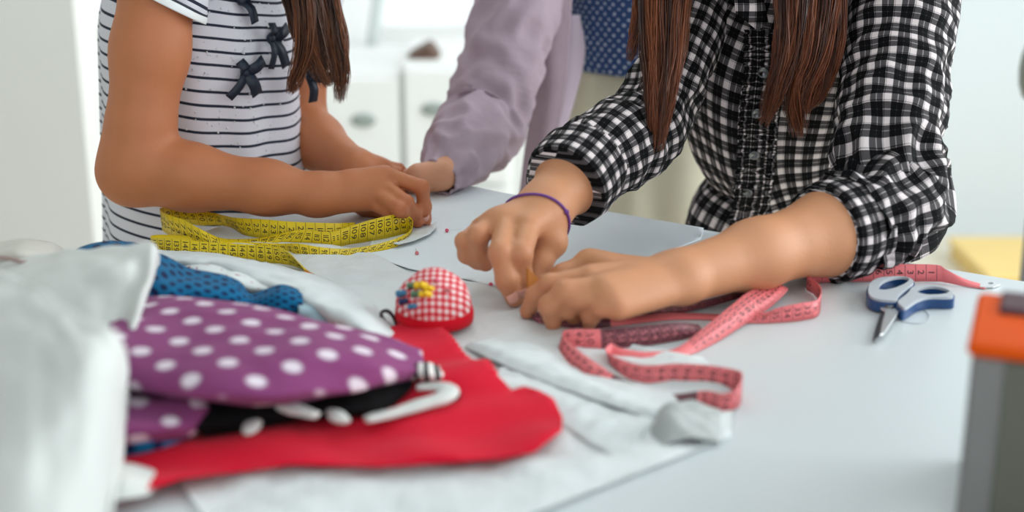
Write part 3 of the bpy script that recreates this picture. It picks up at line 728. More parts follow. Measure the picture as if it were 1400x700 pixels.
hair_obj(plaid, [strands(L1, [.028, .027, .022, .015, .004], 760, 21, tiplen=.22, wave=.009), strands(L1b, [.012, .01, .007, .003], 90, 22), strands(R1, [.020, .018, .014, .010, .004], 360, 23, tiplen=.4, wave=.01),
    strands(R2, [.022, .022, .018, .012, .005], 460, 24, tiplen=.45, wave=.01), strands(R3, [.012, .012, .01, .008, .003], 150, 25), strands(W1, [.008, .006, .004, .002], 26, 26, .0005)]+capp, HAIRP)

# ---- helper behind the table
ww = Vector((1, .12, 0)).normalized()
m_sh = D(748, -128, 1.93); m_el = D(664, 160, 1.76); m_wr = T(604, 239, .026)
mk_k = [T(572, 236, .032), T(570, 240, .03), T(569, 244, .024), T(568, 248, .018)]
mg, fl5 = hand_groups(m_wr, .0145, mk_k, [[T(556, 240, .02), T(552, 245, .012), T(550, 249, .008)], [T(555, 244, .018), T(550, 249, .012), T(549, 253, .008)], [T(556, 248, .015), T(552, 252, .01), T(551, 256, .008)], [T(558, 252, .012), T(555, 255, .01), T(554, 258, .007)]],
    [.0072, .0072, .0068, .0062], [T(592, 240, .025), T(582, 246, .02), T(572, 253, .013), T(564, 257, .008)], .009)
m2_sh = Vector((.36, 1.98, 1.33)); m2_el = Vector((.43, 1.97, 1.05)); m2_wr = Vector((.40, 1.88, .92))
k2 = [m2_wr+Vector((-.02+.012*i, -.05, -.04)) for i in range(4)]
mg2, fl6 = hand_groups(m2_wr, .022, k2, [[k+Vector((0, -.02, -.03)), k+Vector((0, -.01, -.05)), k+Vector((0, .005, -.06))] for k in k2], [.008]*4, [m2_wr+Vector((-.02, -.01, -.02)), m2_wr+Vector((-.035, -.03, -.03)), m2_wr+Vector((-.04, -.045, -.05)), m2_wr+Vector((-.035, -.05, -.07))], .009)
Mg = torso_groups((.20, 1.99, 1.16), (.20, 2.02, .86), (.19, 1.97, 1.40), (.185, 1.95, 1.55), ww, .135, .095, (m_sh, m2_sh))
Mg.append((.02, .02, chain([m_sh, m_el, m_wr], [.046, .038, .0155]))); Mg.append((.02, .02, chain([m2_sh, m2_el, m2_wr], [.046, .038, .024])))
helper = person('woman in lilac cardigan and blue dotted blouse leaning on the far table edge', SKIN_W, Mg+mg+mg2, fl5+fl6, .004)
bl = loft([(.203, 1.985, .910), (.203, 1.985, .915), (.202, 1.985, .95), (.20, 1.985, 1.1), (.20, 1.98, 1.25), (.195, 1.975, 1.36), (.19, 1.97, 1.42)], [(.105, .10), (.122, .115), (.128, .12), (.132, .122), (.142, .118), (.11, .09), (.06, .06)], 80, 60, ww, lambda th, s, t: .004*nz(math.cos(th)*3, math.sin(th)*3, s*5), uscale=.125)
mk('blouse', *bl[:2], BLUEDOT, helper, uv=bl[2], solid=.0015)
sk = loft([(.20, 2.02, .98), (.20, 2.02, .90), (.205, 2.02, .70), (.21, 2.02, .45), (.215, 2.03, .30)], [(.125, .105), (.14, .115), (.165, .14), (.18, .16), (.19, .17)], 110, 60, ww, lambda th, s, t: .008*t*math.sin(th*11+2*math.sin(th*3)), uscale=.16)
mk('skirt', *sk[:2], CREAM, helper, uv=sk[2], solid=.0015)
bs = loft([m_sh+Vector((.03, 0, .02)), m_sh, m_sh.lerp(m_el, .55), m_el, m_el.lerp(m_wr, .4), m_el.lerp(m_wr, .78), m_el.lerp(m_wr, 1.04)], [(.068, .064), (.062, .060), (.054, .052), (.052, .050), (.048, .045), (.036, .032), (.0205, .0185)], 64, 110, (1, 0, 0), sleeve_disp(4, .007, .1, .4), uscale=.055)
card = loft([(.20, 2.0, .80), (.20, 1.995, .95), (.20, 1.99, 1.1), (.20, 1.985, 1.25), (.195, 1.98, 1.38), (.19, 1.975, 1.44)], [(.155, .135), (.15, .132), (.148, .13), (.155, .125), (.12, .1), (.07, .07)], 80, 50, ww, lambda th, s, t: .004*nz(math.cos(th)*2, math.sin(th)*2, s*6), th0=-.55, th1=PI+.15, uscale=.15)
cg = mk('cardigan', *card[:2], LILAC, helper, uv=card[2], solid=.004)
mk('sleeve', *bs[:2], LILAC, cg, uv=bs[2], solid=.003, offset=-1)
bs2 = loft([m2_sh+Vector((-.03, 0, .02)), m2_sh, m2_el, m2_el.lerp(m2_wr, .95)], [(.066, .062), (.062, .06), (.055, .053), (.036, .036)], 48, 60, (1, 0, 0), sleeve_disp(14, .008, .25, .55))
mk('sleeve', *bs2[:2], LILAC, cg, uv=bs2[2], solid=.003, offset=-1)
fp = patch([[D(a, y, Y) for a, Y in zip(xs, (1.87, 1.855, 1.86))] for xs, y in (((712, 745, 786), -60), ((716, 748, 782), 0), ((724, 750, 778), 60), ((728, 749, 772), 130), ((718, 738, 757), 205), ((708, 722, 744), 290))], 24, 50, .004, 30)
mk('front_panel', *fp[:2], LILAC, cg, uv=fp[2], solid=.004)
fi = patch([[D(a, y, Y) for a, Y in zip(xs, (1.90, 1.895, 1.90))] for xs, y in (((776, 783, 792), 20), ((766, 778, 800), 70), ((756, 772, 790), 120), ((744, 758, 772), 180), ((736, 746, 756), 240), ((732, 740, 748), 290))], 16, 40, .003, 30)
mk('lining', *fi[:2], LILAC_IN, cg, uv=fi[2], solid=.003)
capm = [strands([(.185+.02*i, 1.96+.04*j, 1.655), (.185+.07*i, 1.99+.06*j, 1.62), (.185+.085*i, 2.0+.06*j, 1.5), (.185+.09*i, 2.01+.05*j, 1.36)], [.03, .04, .04, .02], 120, 51+i*3+j, .0012, .02) for i in (-1, 0, 1) for j in (-.3, .8)]
hair_obj(helper, capm, HAIR)

# faces (above the picture's edge)
EYEW = plain('eye_white', (236, 234, 230), .2); IRIS = plain('dark_iris', (40, 26, 20), .2); LIP = plain('lip', (186, 96, 88), .4)
def face(body, head, wdir, mat):
    head = Vector(head); wdir = Vector(wdir).normalized(); fwd = wdir.cross(Vector((0, 0, 1))).normalized()
    if fwd.y > 0: fwd = -fwd
    for s in (1, -1):
        c = head+fwd*.0765+wdir*.031*s+Vector((0, 0, .014)); e = mk('eye', *ball(c, .0115, 12)[:2], EYEW, body); mk('iris', *ball(c+fwd*.0070, .0058, 10)[:2], IRIS, e)
        br_ = [head+fwd*(.086-.010*abs(k))+wdir*(.031+.016*k)*s+Vector((0, 0, .034-.003*k*k)) for k in (-1, 0, 1)]
        mk('eyebrow', *tube(br_, [.0016, .003, .0012], 6, 14)[:2], IRIS, body)
    lp_ = [head+fwd*(.0905-.006*k*k)+wdir*.020*k+Vector((0, 0, -.052+.002*k*k)) for k in (-1, -.5, 0, .5, 1)]
    mk('lips', *tube(lp_, [.0015, .0045, .0055, .0045, .0015], 8, 24)[:2], LIP, body)
face(girl, (-.315, 1.625, 1.26), gw, HAIR); face(plaid, (.31, 1.50, 1.24), pw, HAIR); face(helper, (.185, 1.95, 1.55), ww, HAIR)
# ------------------------------------------------------------------ printed digits
GLY = {}
def glyph(ch):
    if ch not in GLY:
        cu = bpy.data.curves.new('digit', 'FONT'); cu.body = ch; cu.size = 1; cu.resolution_u = 3
        o = bpy.data.objects.new('digit', cu); C.objects.link(o)
        me = bpy.data.meshes.new_from_object(o.evaluated_get(bpy.context.evaluated_depsgraph_get()))
        v = [(p.co.x, p.co.y) for p in me.vertices]; f = [tuple(p.vertices) for p in me.polygons]
        x0 = min(a for a, _ in v); x1 = max(a for a, _ in v)
        GLY[ch] = ([(a-x0, b) for a, b in v], f, x1-x0)
        bpy.data.objects.remove(o); bpy.data.curves.remove(cu)
    return GLY[ch]
class Ribbon:
    """tape through stations (bx, by, hb, ax, ay, dy): near edge on height hb, far edge at the near edge's distance + dy"""
    def __init__(s, st, n=500):
        B = [T(b[0], b[1], b[2]) for b in st]; A = [D(b[3], b[4], p.y+b[5]) for b, p in zip(st, B)]
        for a in A: a.z = max(a.z, TABLE+.0012)
        s.B = cr(B, n); s.A = cr(A, n); s.n = n
        # keep the tape's width even
        c = (s.A+s.B)/2; d = s.A-s.B; L = np.linalg.norm(d, axis=1)
        s.wid = float(np.median(L)); s.L = L
        s.c = c; s.s = np.concatenate([[0], np.cumsum(np.linalg.norm(np.diff(c, axis=0), axis=1))]); s.k = (n-1)/(len(st)-1)
    def at(s, d, t, off=0.0):
        k = np.interp(d, s.s, np.arange(s.n)); i = min(int(k), s.n-2); f = k-i
        a = s.A[i]*(1-f)+s.A[i+1]*f; b = s.B[i]*(1-f)+s.B[i+1]*f
        tn = s.c[i+1]-s.c[i]; nn = np.cross(tn, a-b); nn = nn/(np.linalg.norm(nn)+1e-9)
        return a*(1-t)+b*t+nn*off
    def sta(s, j): return float(s.s[int(min(s.n-1, max(0, round(j*s.k))))])
    def body(s, name, mat, parent):
        V = np.empty((s.n*3, 3)); V[0::3] = s.A; V[1::3] = s.c; V[2::3] = s.B
        F = [(3*i+j, 3*i+j+1, 3*i+j+4, 3*i+j+3) for i in range(s.n-1) for j in (0, 1)]
        U = [(s.s[i//3], (i % 3)*.5) for i in range(s.n*3)]
        return mk(name, V, F, mat, parent, uv=U, solid=.0005)
    def prints(s, ranges, ticks=True):
        """ranges: (station0, station1, first number, step per cm, digit up direction, ink)"""
        out = {}
        for (j0, j1, n0, stp, up, ink) in ranges:
            a, b = s.sta(j0), s.sta(j1); V, F = out.setdefault(ink, ([], []))
            def quad(d0, d1, t0, t1, off):
                m = len(V); V.extend([s.at(d0, t0, off), s.at(d1, t0, off), s.at(d1, t1, off), s.at(d0, t1, off)]); F.append((m, m+1, m+2, m+3))
            k = 0; d = a
            while d < b:
                for off in (.0004, -.0004):
                    if ticks: quad(d-.0002, d+.0002, .02, .98, off)
                    for q in range(1, 5): quad(d+q*.002-.00012, d+q*.002+.00012, .84, .98, off)
                    W = s.wid; txt = str(n0+stp*k); g = [glyph(ch) for ch in txt]; sc = .0084; tot = sum(q[2]+.12 for q in g)*sc
                    x = (.5-.5*tot/W) if len(txt) < 3 else max(.1, .46-.5*tot/W)
                    mid = d+.005; dx = 0
                    for vs2, fs, wd in g:
                        m = len(V)
                        for gx, gy in vs2: V.append(s.at(mid+up*(gy-.34)*sc, x+(dx+gx)*sc/W, off*1.1))
                        F.extend(tuple(i+m for i in f) for f in fs); dx += wd+.12
                k += 1; d += .01
        return out
YEL = NT('yellow_tape', .45); YEL.col(YEL.mix(YEL.noise(20), srgb(228, 192, 10), srgb(240, 210, 30))); YEL = YEL.m
def pink_mat(L):
    n = NT('pink_tape', .5); x = n.n('ShaderNodeSeparateXYZ', n.uv()).outputs[0]; k = None
    for a, b in L:
        q = n.M('MULTIPLY', n.M('GREATER_THAN', x, a), n.M('LESS_THAN', x, b)); k = q if k is None else n.M('MAXIMUM', k, q)
    n.col(n.mix(k, srgb(240, 122, 126), srgb(96, 42, 54))); return n.m

# ---- yellow tape
ys = [(486, 319, .001, 485, 304, .004), (455, 328, .001, 454, 305, .005), (400, 329, .001, 399, 303, .006), (362, 326, .001, 362, 300, .006), (334, 321, .001, 325, 298, .006), (316, 311, .003, 308, 295, .006),
      (296, 308, .001, 292, 291, .004), (272, 308, .001, 264, 287, .006), (248, 305, .001, 243, 285, .004), (229, 307, .002, 222, 284, .003), (222, 314, .001, 219, 287, .002), (236, 324, .001, 228, 293, .004), (256, 331, .001, 249, 300, .006), (282, 337, .001, 274, 313, .008), (304, 338, .001, 300, 325, .01), (330, 338, .001, 326, 327, .012),
      (356, 336, .001, 358, 325, .012), (386, 333, .003, 404, 315, .004), (420, 335, .003, 424, 315, .003), (455, 339, .001, 452, 317, .002), (474, 335, .002, 476, 310, .001), (505, 330, .002, 506, 301, -.001), (537, 324, .002, 535, 294, -.001), (553, 320, .002, 550, 292, -.001), (563, 321, .001, 563, 299, .003),
      (556, 331, .001, 562, 314, .006), (536, 341, .001, 546, 324, .010), (505, 347, .001, 514, 334, .012), (470, 352, .001, 474, 340, .01), (440, 354, .001, 440, 338, .006), (412, 352, .001, 408, 333, .005), (392, 346, .001, 386, 333, .005), (360, 343, .001, 356, 332, .006), (310, 338, .001, 306, 328, .007), (262, 334, .001, 260, 323, .006), (228, 331, .001, 225, 321, .005),
      (209, 334, .001, 208, 322, .004), (211, 343, .001, 209, 325, .003), (236, 350, .001, 236, 326, .004), (284, 354, .001, 284, 331, .005), (338, 357, .001, 338, 334, .005), (378, 362, .001, 374, 337, .005), (410, 369, .001, 392, 343, .004), (428, 377, .001, 408, 359, .003), (440, 382, .001, 418, 371, .004)]
yr = Ribbon(ys, 560)
yt = tag(empty('measuring_tape', T(380, 335)), 'yellow measuring tape looped on the table under the bare forearm', 'measuring tape')
yr.body('tape', YEL, yt)
pr_ = yr.prints([(0, 5, 14, 1, -1, 'k'), (5.5, 9.2, 58, 1, 1, 'k'), (9.6, 16, 68, 1, 1, 'k'), (16.2, 24.3, 118, -1, 1, 'k'), (24.6, 32, 101, -1, -1, 'k'), (36.6, 43.6, 135, 1, 1, 'k')])
tag(mk('printed_numbers', *pr_['k'], INK, yt, smooth=False), kind='stuff')
BRASS = plain('orange_brass', (206, 120, 20), .35, .05, Metallic=.6)
e0 = Vector(yr.B[-1]); e1 = Vector(yr.A[-1]); dd = (Vector(yr.c[-1])-Vector(yr.c[-12])).normalized()
tq = [e1-dd*.003, e0-dd*.003, e0+dd*.005, e1+dd*.005]; nn_ = (e0-e1).cross(dd).normalized()*.001
mk('end_clip', [p+nn_ for p in tq]+[p-nn_ for p in tq], [(0, 1, 2, 3), (7, 6, 5, 4), (0, 4, 5, 1), (1, 5, 6, 2), (2, 6, 7, 3), (3, 7, 4, 0)], BRASS, yt, smooth=False)
# ---- pink tape
pst = [(1348, 395, .001, 1340, 388, .012), (1322, 392, .001, 1318, 381, .008), (1296, 387, .001, 1293, 368, .004), (1280, 385, .001, 1280, 362, .003), (1230, 385, .001, 1230, 361, .003), (1170, 385, .001, 1170, 361, .003), (1128, 386, .001, 1126, 362, .003), (1108, 389, .001, 1108, 366, .003), (1103, 396, .001, 1103, 373, .003),
       (1112, 402, .001, 1113, 383, .004), (1121, 415, .001, 1123, 395, .004), (1118, 432, .001, 1117, 410, .004), (1096, 438, .001, 1096, 414, .004), (1066, 441, .001, 1066, 420, .005), (1040, 442, .001, 1044, 428, .008), (1008, 441, .001, 1010, 431, .012), (968, 437, .001, 968, 429, .014), (920, 437, .001, 916, 428, .014), (870, 442, .001, 866, 432, .014),
       (810, 450, .001, 808, 430, .006), (764, 450, .001, 764, 433, .006), (738, 445, .002, 728, 430, .004), (730, 437, .001, 735, 426, .006), (770, 432, .001, 772, 423, .01), (830, 432, .001, 830, 422, .012), (890, 430, .001, 888, 421, .012), (940, 426, .002, 936, 416, .012), (1000, 411, .004, 996, 402, .012), (1042, 396, .004, 1040, 387, .01), (1070, 393, .006, 1056, 383, .01),
       (1076, 398, .009, 1048, 388, .006), (1048, 424, .005, 1022, 400, .004), (1020, 442, .003, 998, 419, .004), (976, 470, .001, 960, 450, .006), (936, 487, .001, 924, 476, .006), (890, 492, .001, 884, 481, .006), (852, 490, .001, 850, 476, .006), (836, 488, .001, 836, 470, .006),
       (834, 498, .001, 828, 478, .005), (846, 514, .001, 842, 488, .005), (880, 524, .001, 878, 499, .005), (925, 527, .001, 925, 497, .005), (966, 531, .001, 966, 499, .005), (1000, 538, .001, 1004, 505, .005), (1013, 548, .001, 1015, 512, .005), (1004, 561, .001, 1008, 530, .006), (984, 563, .001, 990, 538, .006), (962, 555, .001, 964, 534, .008), (915, 548, .001, 918, 540, .012), (880, 540, .001, 884, 530, .012),
       (836, 527, .001, 846, 516, .012), (800, 518, .001, 818, 498, .006), (772, 498, .001, 788, 476, .005), (762, 480, .001, 770, 456, .005), (780, 477, .001, 782, 450, .004), (822, 477, .001, 820, 450, .004), (866, 475, .001, 862, 447, .004), (925, 466, .001, 925, 441, .004), (965, 456, .001, 955, 444, .006)]
pr2 = Ribbon(pst, 760)
pt = tag(empty('measuring_tape', T(960, 460)), 'pink and plum measuring tape coiled beside the pinning hands', 'measuring tape')
pt.name = 'measuring_tape.001'
dk = [(18.6, 27.5), (27.5, 29.2), (47.2, 50.2), (55.0, 58)]
pr2.body('tape', pink_mat([(pr2.sta(a), pr2.sta(b)) for a, b in dk]), pt)
q = pr2.prints([(3.0, 8.4, 1, 1, -1, 'k'), (9.5, 15, 26, 1, -1, 'r'), (29.4, 33.5, 110, 1, 1, 'r'), (38, 46.8, 88, 1, 1, 'r'), (50.4, 54.9, 60, 1, -1, 'r'), (55.1, 58, 50, 1, 1, 'l'), (19, 27, 30, 1, 1, 'l')])
for kk, im in (('k', INK), ('r', INKR), ('l', INKL)): tag(mk('printed_numbers', *q[kk], im, pt, smooth=False), kind='stuff')
tipo = [T(*a) for a in ((1336, 389), (1344, 385.5), (1362, 388), (1367, 391.5), (1358, 395), (1340, 395))]
hol = [T(1354+4*math.cos(a), 390.3+1.3*math.sin(a)) for a in np.linspace(0, 2*PI, 10, endpoint=False)]
V, F, _ = extrude_outline(tipo, TABLE+.001, TABLE+.0022, [hol]); mk('end_clip', V, F, METAL, pt, smooth=False)

# ---- scissors (traced on the table plane, 1 cm thick grips)
sc_ = tag(empty('scissors', T(1225, 425)), 'scissors with navy and grey grips lying open-ended beside the pink tape', 'scissors')
def zz(pts, h): return [T(1160+a/5, 340+b/5, h) for a, b in pts]
H = .013
def outline(pts, h, k=70): return [Vector(p) for p in cr(zz(pts, h), k, True)]
lo_ = [(124, 285), (140, 232), (195, 196), (290, 184), (390, 185), (445, 205), (452, 232), (405, 270), (350, 318), (325, 355), (225, 352), (148, 330)]
li_ = [(214, 268), (238, 228), (300, 203), (368, 195), (406, 207), (385, 233), (320, 262), (255, 275)]
ro_ = [(328, 352), (395, 296), (445, 245), (560, 234), (660, 250), (718, 282), (728, 312), (690, 322), (560, 322), (470, 345), (385, 398), (350, 385)]
ri_ = [(472, 280), (520, 258), (590, 252), (655, 265), (682, 284), (640, 299), (540, 302)]
def grow(pts, k, c=None):
    c = sum(pts, Vector())/len(pts); return [c+(p-c)*k for p in pts]
def handle(o_, i_, z0, z1):
    out = outline(o_, H); inn = grow(outline(i_, H, 40), 1.13)
    V, F, _ = extrude_outline(grow(out, 1.0), z0, z1-.0025, [grow(inn, 1.02)])
    h = mk('handle', V, F, BLUEP, sc_, smooth=False, bevel=.0006)
    V, F, _ = extrude_outline(grow(out, .94), z1-.0026, z1, [grow(inn, .96)])
    mk('grip_inlay', V, F, GREYP, h, smooth=False, bevel=.0008)
handle(lo_, li_, TABLE+.002, TABLE+H); handle(ro_, ri_, TABLE+.0005, TABLE+H-.001)
b1 = zz([(236, 372), (290, 364), (340, 372), (362, 405), (332, 455), (240, 585), (214, 594), (232, 500), (252, 432), (218, 408)], .006)
V, F, _ = extrude_outline(b1, TABLE+.005, TABLE+.0068); mk('blade', V, F, METAL, sc_, smooth=False, bevel=.0004)
b2 = zz([(250, 400), (300, 410), (262, 470), (232, 585), (178, 640), (164, 626), (186, 540), (224, 430)], .003)
V, F, _ = extrude_outline(b2, TABLE+.002, TABLE+.0042); mk('blade', V, F, STEELD, sc_, smooth=False, bevel=.0004)
pc = T(1160+278/5, 340+398/5, .0068)
V, F, _ = lathe([(.0044, 0), (.0044, .0012), (.0036, .0022), (.0012, .0024), (.001, .0014), (.0001, .0014)], pc, 24); mk('pivot_screw', V, F, STEELD, sc_)
thr = [T(1160+a/5, 340+b/5, .0006) for a, b in ((500, 405), (540, 440), (552, 470), (530, 500), (460, 512), (380, 500), (330, 485))]
tag(mk('thread', *tube(thr, .0004, 6, 60)[:2], GREYP), 'fine grey thread curled beside the scissors', 'thread')

# ---- pincushion and pins
pcx = T(592, 462); pcx = Vector((pcx.x, pcx.y+.026, TABLE+.006)); R_ = .0325
pcu = tag(empty('pincushion', pcx), 'red gingham wrist pincushion stuck with coloured pins on the red cloth', 'pincushion')
prof = [(R_*.99, .010)]+[(R_*(1.0 if t < .3 else 1)*math.cos(t)*(1+.03*math.sin(3*t)), .011+.036*math.sin(t)) for t in np.linspace(.0, 1.45, 18)]+[(.0005, .0474)]
V, F, U = lathe(prof, pcx, 60)
U = []
for v in V:
    d = v[0]-pcx.x; e = v[1]-pcx.y; U.append((math.atan2(d, -e)*R_*.86, v[2]))
Vn = []
for v in V:
    v = Vector(v); r = .0012*nz(v.x*70, v.y*70, v.z*70); c = Vector((pcx.x, pcx.y, pcx.z+.012)); Vn.append(v+(v-c).normalized()*r)
# planar weave so the checks run up and over the dome
U = [((v.x-pcx.x)*1.25+.0012, (v.z*1.0+(v.y-pcx.y)*.75)) for v in Vn]
mk('cushion', Vn, F, gingham_red('red_gingham'), pcu, uv=U)
REDB = cloth_mat('red_felt', (204, 12, 34), .06, .2, 60)
V, F, U = lathe([(R_*.9, 0), (R_*1.03, .0005), (R_*1.05, .006), (R_*1.03, .0115), (R_*.9, .012)], pcx, 60); mk('felt_band', V, F, REDB, pcu)
BLK = plain('black_elastic', (40, 18, 26), .7)
st_ = [D(x, y, pcx.y-.006) for x, y in ((548, 448), (541, 458), (534, 448), (524, 437), (521, 428), (529, 425), (537, 432), (543, 446), (547, 456))]
V, F, U = strip_mesh(st_, (0, -1, .25), .009, 60); Vv = []
V, F, U = loft(st_, [(.0012, .004)], 10, 60, (0, 0, 1)); mk('wrist_strap', V, F, BLK, pcu)
pbv = bvh_of([o for o in pcu.children if o.name.startswith('cushion')][0])
PC = {k: plain('pin_'+k, v, .3, .03) for k, v in dict(yellow=(246, 204, 24), green=(84, 128, 96), blue=(60, 128, 168), navy=(24, 44, 92), pink=(226, 90, 120), rose=(214, 120, 124)).items()}
def pin(tip, d, col, label, r=.0017, ln=.012, group=None, shape='ball', sunk=.0):
    """a pin whose head sits ln along d from tip"""
    tip = Vector(tip); d = Vector(d).normalized(); hd = tip+d*ln
    t = tag(empty('straight_pin', tip), label, 'pin', group)
    mk('shaft', *tube([tip-d*sunk, hd], .00035, 6, 2)[:2], METAL, t)
    if shape == 'ball': mk('pin_head', *ball(hd, r, 8)[:2], PC[col], t)
    else:
        u = d.cross(Vector((0, 0, 1)) if abs(d.z) < .9 else Vector((1, 0, 0))).normalized(); v = d.cross(u); pr = [ball(hd, r*.7, 6)]
        for q in range(5):
            a = q*2*PI/5; c = hd+(u*math.cos(a)+v*math.sin(a))*r; pr.append(ball(c, r*.75, 6))
        mk('pin_head', *merge(*pr)[:2], PC[col], t)
    return t
for (x, y, col, sh_, r, lab) in ((575, 391, 'yellow', 'f', .0032, 'yellow flower-headed pin at the very top of the pincushion'), (581, 403, 'yellow', 'f', .0030, 'yellow flower-headed pin just below the topmost one'), (586, 395, 'yellow', 'f', .0024, 'small yellow flower-headed pin nearest the pink-headed pin'),
      (564, 391, 'green', 'f', .0026, 'green flower-headed pin beside the topmost yellow pin'), (570, 403, 'green', 'f', .0028, 'green flower-headed pin below the other green one'),
      (550, 402, 'blue', 'f', .0030, 'blue flower-headed pin high on the strap side of the cushion'), (553, 413, 'navy', 'f', .0028, 'dark navy flower-headed pin in the pincushion'), (565, 420, 'blue', 'f', .0026, 'blue flower-headed pin lowest of the pins in the cushion'),
      (596, 384, 'pink', 'b', .0017, 'pink ball-headed pin standing up from the top of the cushion'), (612, 397, 'rose', 'b', .0016, 'rose ball-headed pin on the bare side of the cushion')):
    p, n = on_cloth(pbv, x, y+6, 0)
    if p is None: p, n = D(x, y+8, pcx.y), Vector((0, -.3, 1))
    r *= 1.25 if sh_ == 'f' else 1.2; tgt = D(x, y, p.y+.002); d = tgt-p; ln = min(.012, max(.004, d.length)); pin(p, d if d.length > .002 else n, col, lab, r, ln, None, sh_, .004)
for (x, y, a, lab) in ((611, 315, .4, 'tiny pink-headed pin alone on the pattern paper between the two girls'), (589, 309, 2.2, 'tiny pink-headed pin just in front of the striped girl\'s fingertips'), (600, 384, 1.0, 'pink-headed pin lying on paper behind the pincushion\'s pins'), (671, 389, .2, 'pink-headed pin lying beside the pinning fingers'), (616, 376, 2.8, 'pink-headed pin at the edge of the pattern paper'), (570, 346, 1.7, 'tiny pink-headed pin on the paper near the yellow tape')):
    p = T(x, y, .0042); pin(p+Vector((math.cos(a), math.sin(a), 0))*.016, (-math.cos(a), -math.sin(a), 0), 'pink' if x > 600 else 'rose', lab, .0021, .016)
# tailor's chalk held at the fingertips
ch = [D(x, y, Y) for x, y, Y in ((720, 366, 1.188), (743, 388, 1.188), (729, 404, 1.180), (721, 394, 1.180))]
nn_ = (ch[1]-ch[0]).cross(ch[2]-ch[0]).normalized()*.002
tag(mk('tailors_chalk', [p+nn_ for p in ch]+[p-nn_ for p in ch], [(0, 1, 2, 3), (7, 6, 5, 4), (0, 4, 5, 1), (1, 5, 6, 2), (2, 6, 7, 3), (3, 7, 4, 0)], plain('ochre_chalk', (184, 108, 22), .6, .1), smooth=False, bevel=.0005), 'ochre wedge of tailor\'s chalk pinched between thumb and fingers', 'chalk')

# ---- papers and fabrics on the table
def wav(a, f, sd, base): return lambda x, y: base+max(0, a*(nz(x*f+sd, y*f*1.5, sd)+.5*nz(x*f*2.7, y*f*3, sd+4)+.35))
def TP(pts, k=None):
    p = [T(x, y) for x, y in pts]; return p
def zig(pts, amp, stp):
    out = []
    for i in range(len(pts)-1):
        a, b = Vector(pts[i]), Vector(pts[i+1]); n = max(1, int((b-a).length/stp)); nr = Vector((-(b-a).y, (b-a).x, 0)).normalized()
        for q in range(n): out.append(a.lerp(b, q/n)+nr*(amp if q % 2 else -amp))
    return out
def paper(name, out, mat, h, lab, cat, a=.003, f=16, sd=1.0, solid=.0006, step=.011, group=None):
    V, F, U = sheet(out, wav(a, f, sd, h), step); o = mk(name, V, F, mat, uv=U, solid=solid, offset=1); return tag(o, lab, cat, group)
paper('pattern_paper', TP([(540, 264), (620, 252), (700, 268), (820, 290), (962, 314), (958, 330), (900, 352), (800, 385), (735, 402), (690, 398), (640, 384), (560, 370), (500, 350), (520, 305)]), PAPER, .0010, 'pale blue sheet of pattern paper under the pinning hands', 'paper', .0015, 12, 2, step=.01)
paper('pattern_paper', TP([(820, 300), (960, 316), (1100, 342), (1130, 352), (1090, 372), (1010, 392), (960, 400), (900, 402), (850, 370)]), PAPER, .0004, 'pale pattern paper lying below the checked girl\'s forearm', 'paper', .001, 14, 5)
paper('paper_piece', TP([(532, 340), (560, 328), (585, 318), (597, 312), (597, 318), (588, 328), (565, 338), (545, 343)]), TISSUE, .0058, 'small curved scrap of tissue paper by the striped girl\'s fingertips', 'paper', .001, 30, 9, step=.008)
paper('tissue_paper', TP([(300, 330), (500, 345), (560, 374), (640, 388), (720, 408), (760, 440), (840, 470), (960, 500), (1010, 540), (1000, 600), (900, 640), (700, 720), (480, 740), (300, 740), (200, 600), (250, 420)]), TISSUE, .0006, 'large creased white tissue sheet covering the table middle', 'tissue paper', .006, 18, 7, step=.009)
# white strips of folded cloth before the pink tape
def strip_cloth(name, rows, lab, mat, wr=.002, nu=14, nv=60, sd=0.0, cat='fabric'):
    g = [[T(*p) for p in r] for r in rows]; V, F, U = patch(g, nu, nv, wr, 40, sd); return tag(mk(name, V, F, mat, uv=U, solid=.0012), lab, cat)
strip_cloth('fabric_strip', [[(636, 474, .004), (648, 466, .008), (672, 462, .005)], [(690, 500, .006), (705, 486, .010), (735, 472, .006)], [(760, 528, .006), (775, 512, .010), (790, 510, .005)], [(840, 556, .007), (850, 546, .010), (864, 540, .005)], [(893, 574, .006), (900, 564, .010), (908, 556, .005)]], 'long white folded cloth strip running towards the pink tape\'s near loop', WHITE2, .003)
strip_cloth('fabric_strip', [[(668, 520, .003), (682, 504, .005), (694, 502, .004)], [(720, 556, .003), (735, 528, .006), (760, 526, .004)], [(780, 590, .003), (800, 560, .006), (830, 556, .004)], [(860, 640, .003), (880, 592, .006), (905, 578, .004)]], 'second white cloth strip lying against the red fabric\'s pinked edge', WHITE2, .003, sd=4)
strip_cloth('fabric_scrap', [[(892, 572, .003), (915, 552, .012), (950, 548, .01), (985, 562, .003)], [(890, 590, .004), (915, 572, .018), (955, 566, .012), (985, 582, .003)], [(900, 612, .003), (930, 600, .009), (960, 602, .006), (985, 606, .002)]], 'crumpled grey gauze scrap below the pink tape', GREYF, .006, 24, 24, 8)
# red fabric with pinked edge
edge = zig([Vector(p) for p in TP([(604, 466), (632, 498), (662, 522), (684, 545)])], .0012, .004)+[Vector(p) for p in TP([(700, 556), (716, 552), (738, 558), (757, 570), (769, 590), (768, 615), (730, 640), (640, 654), (520, 656), (400, 657), (330, 664), (250, 682), (150, 706), (130, 712), (130, 640), (180, 560), (300, 500), (480, 470), (530, 462), (548, 458)])]
def rh(x, y): return .007+max(0, .010*(nz(x*14, y*20, 3)+.4))+.006*max(0, 1-abs(y-.99)/.06)
V, F, U = sheet(edge, rh, .008); tag(mk('red_fabric', V, F, RED, uv=U, solid=.0012), 'bright red cotton piece with pinked edge under the purple fabric', 'fabric')
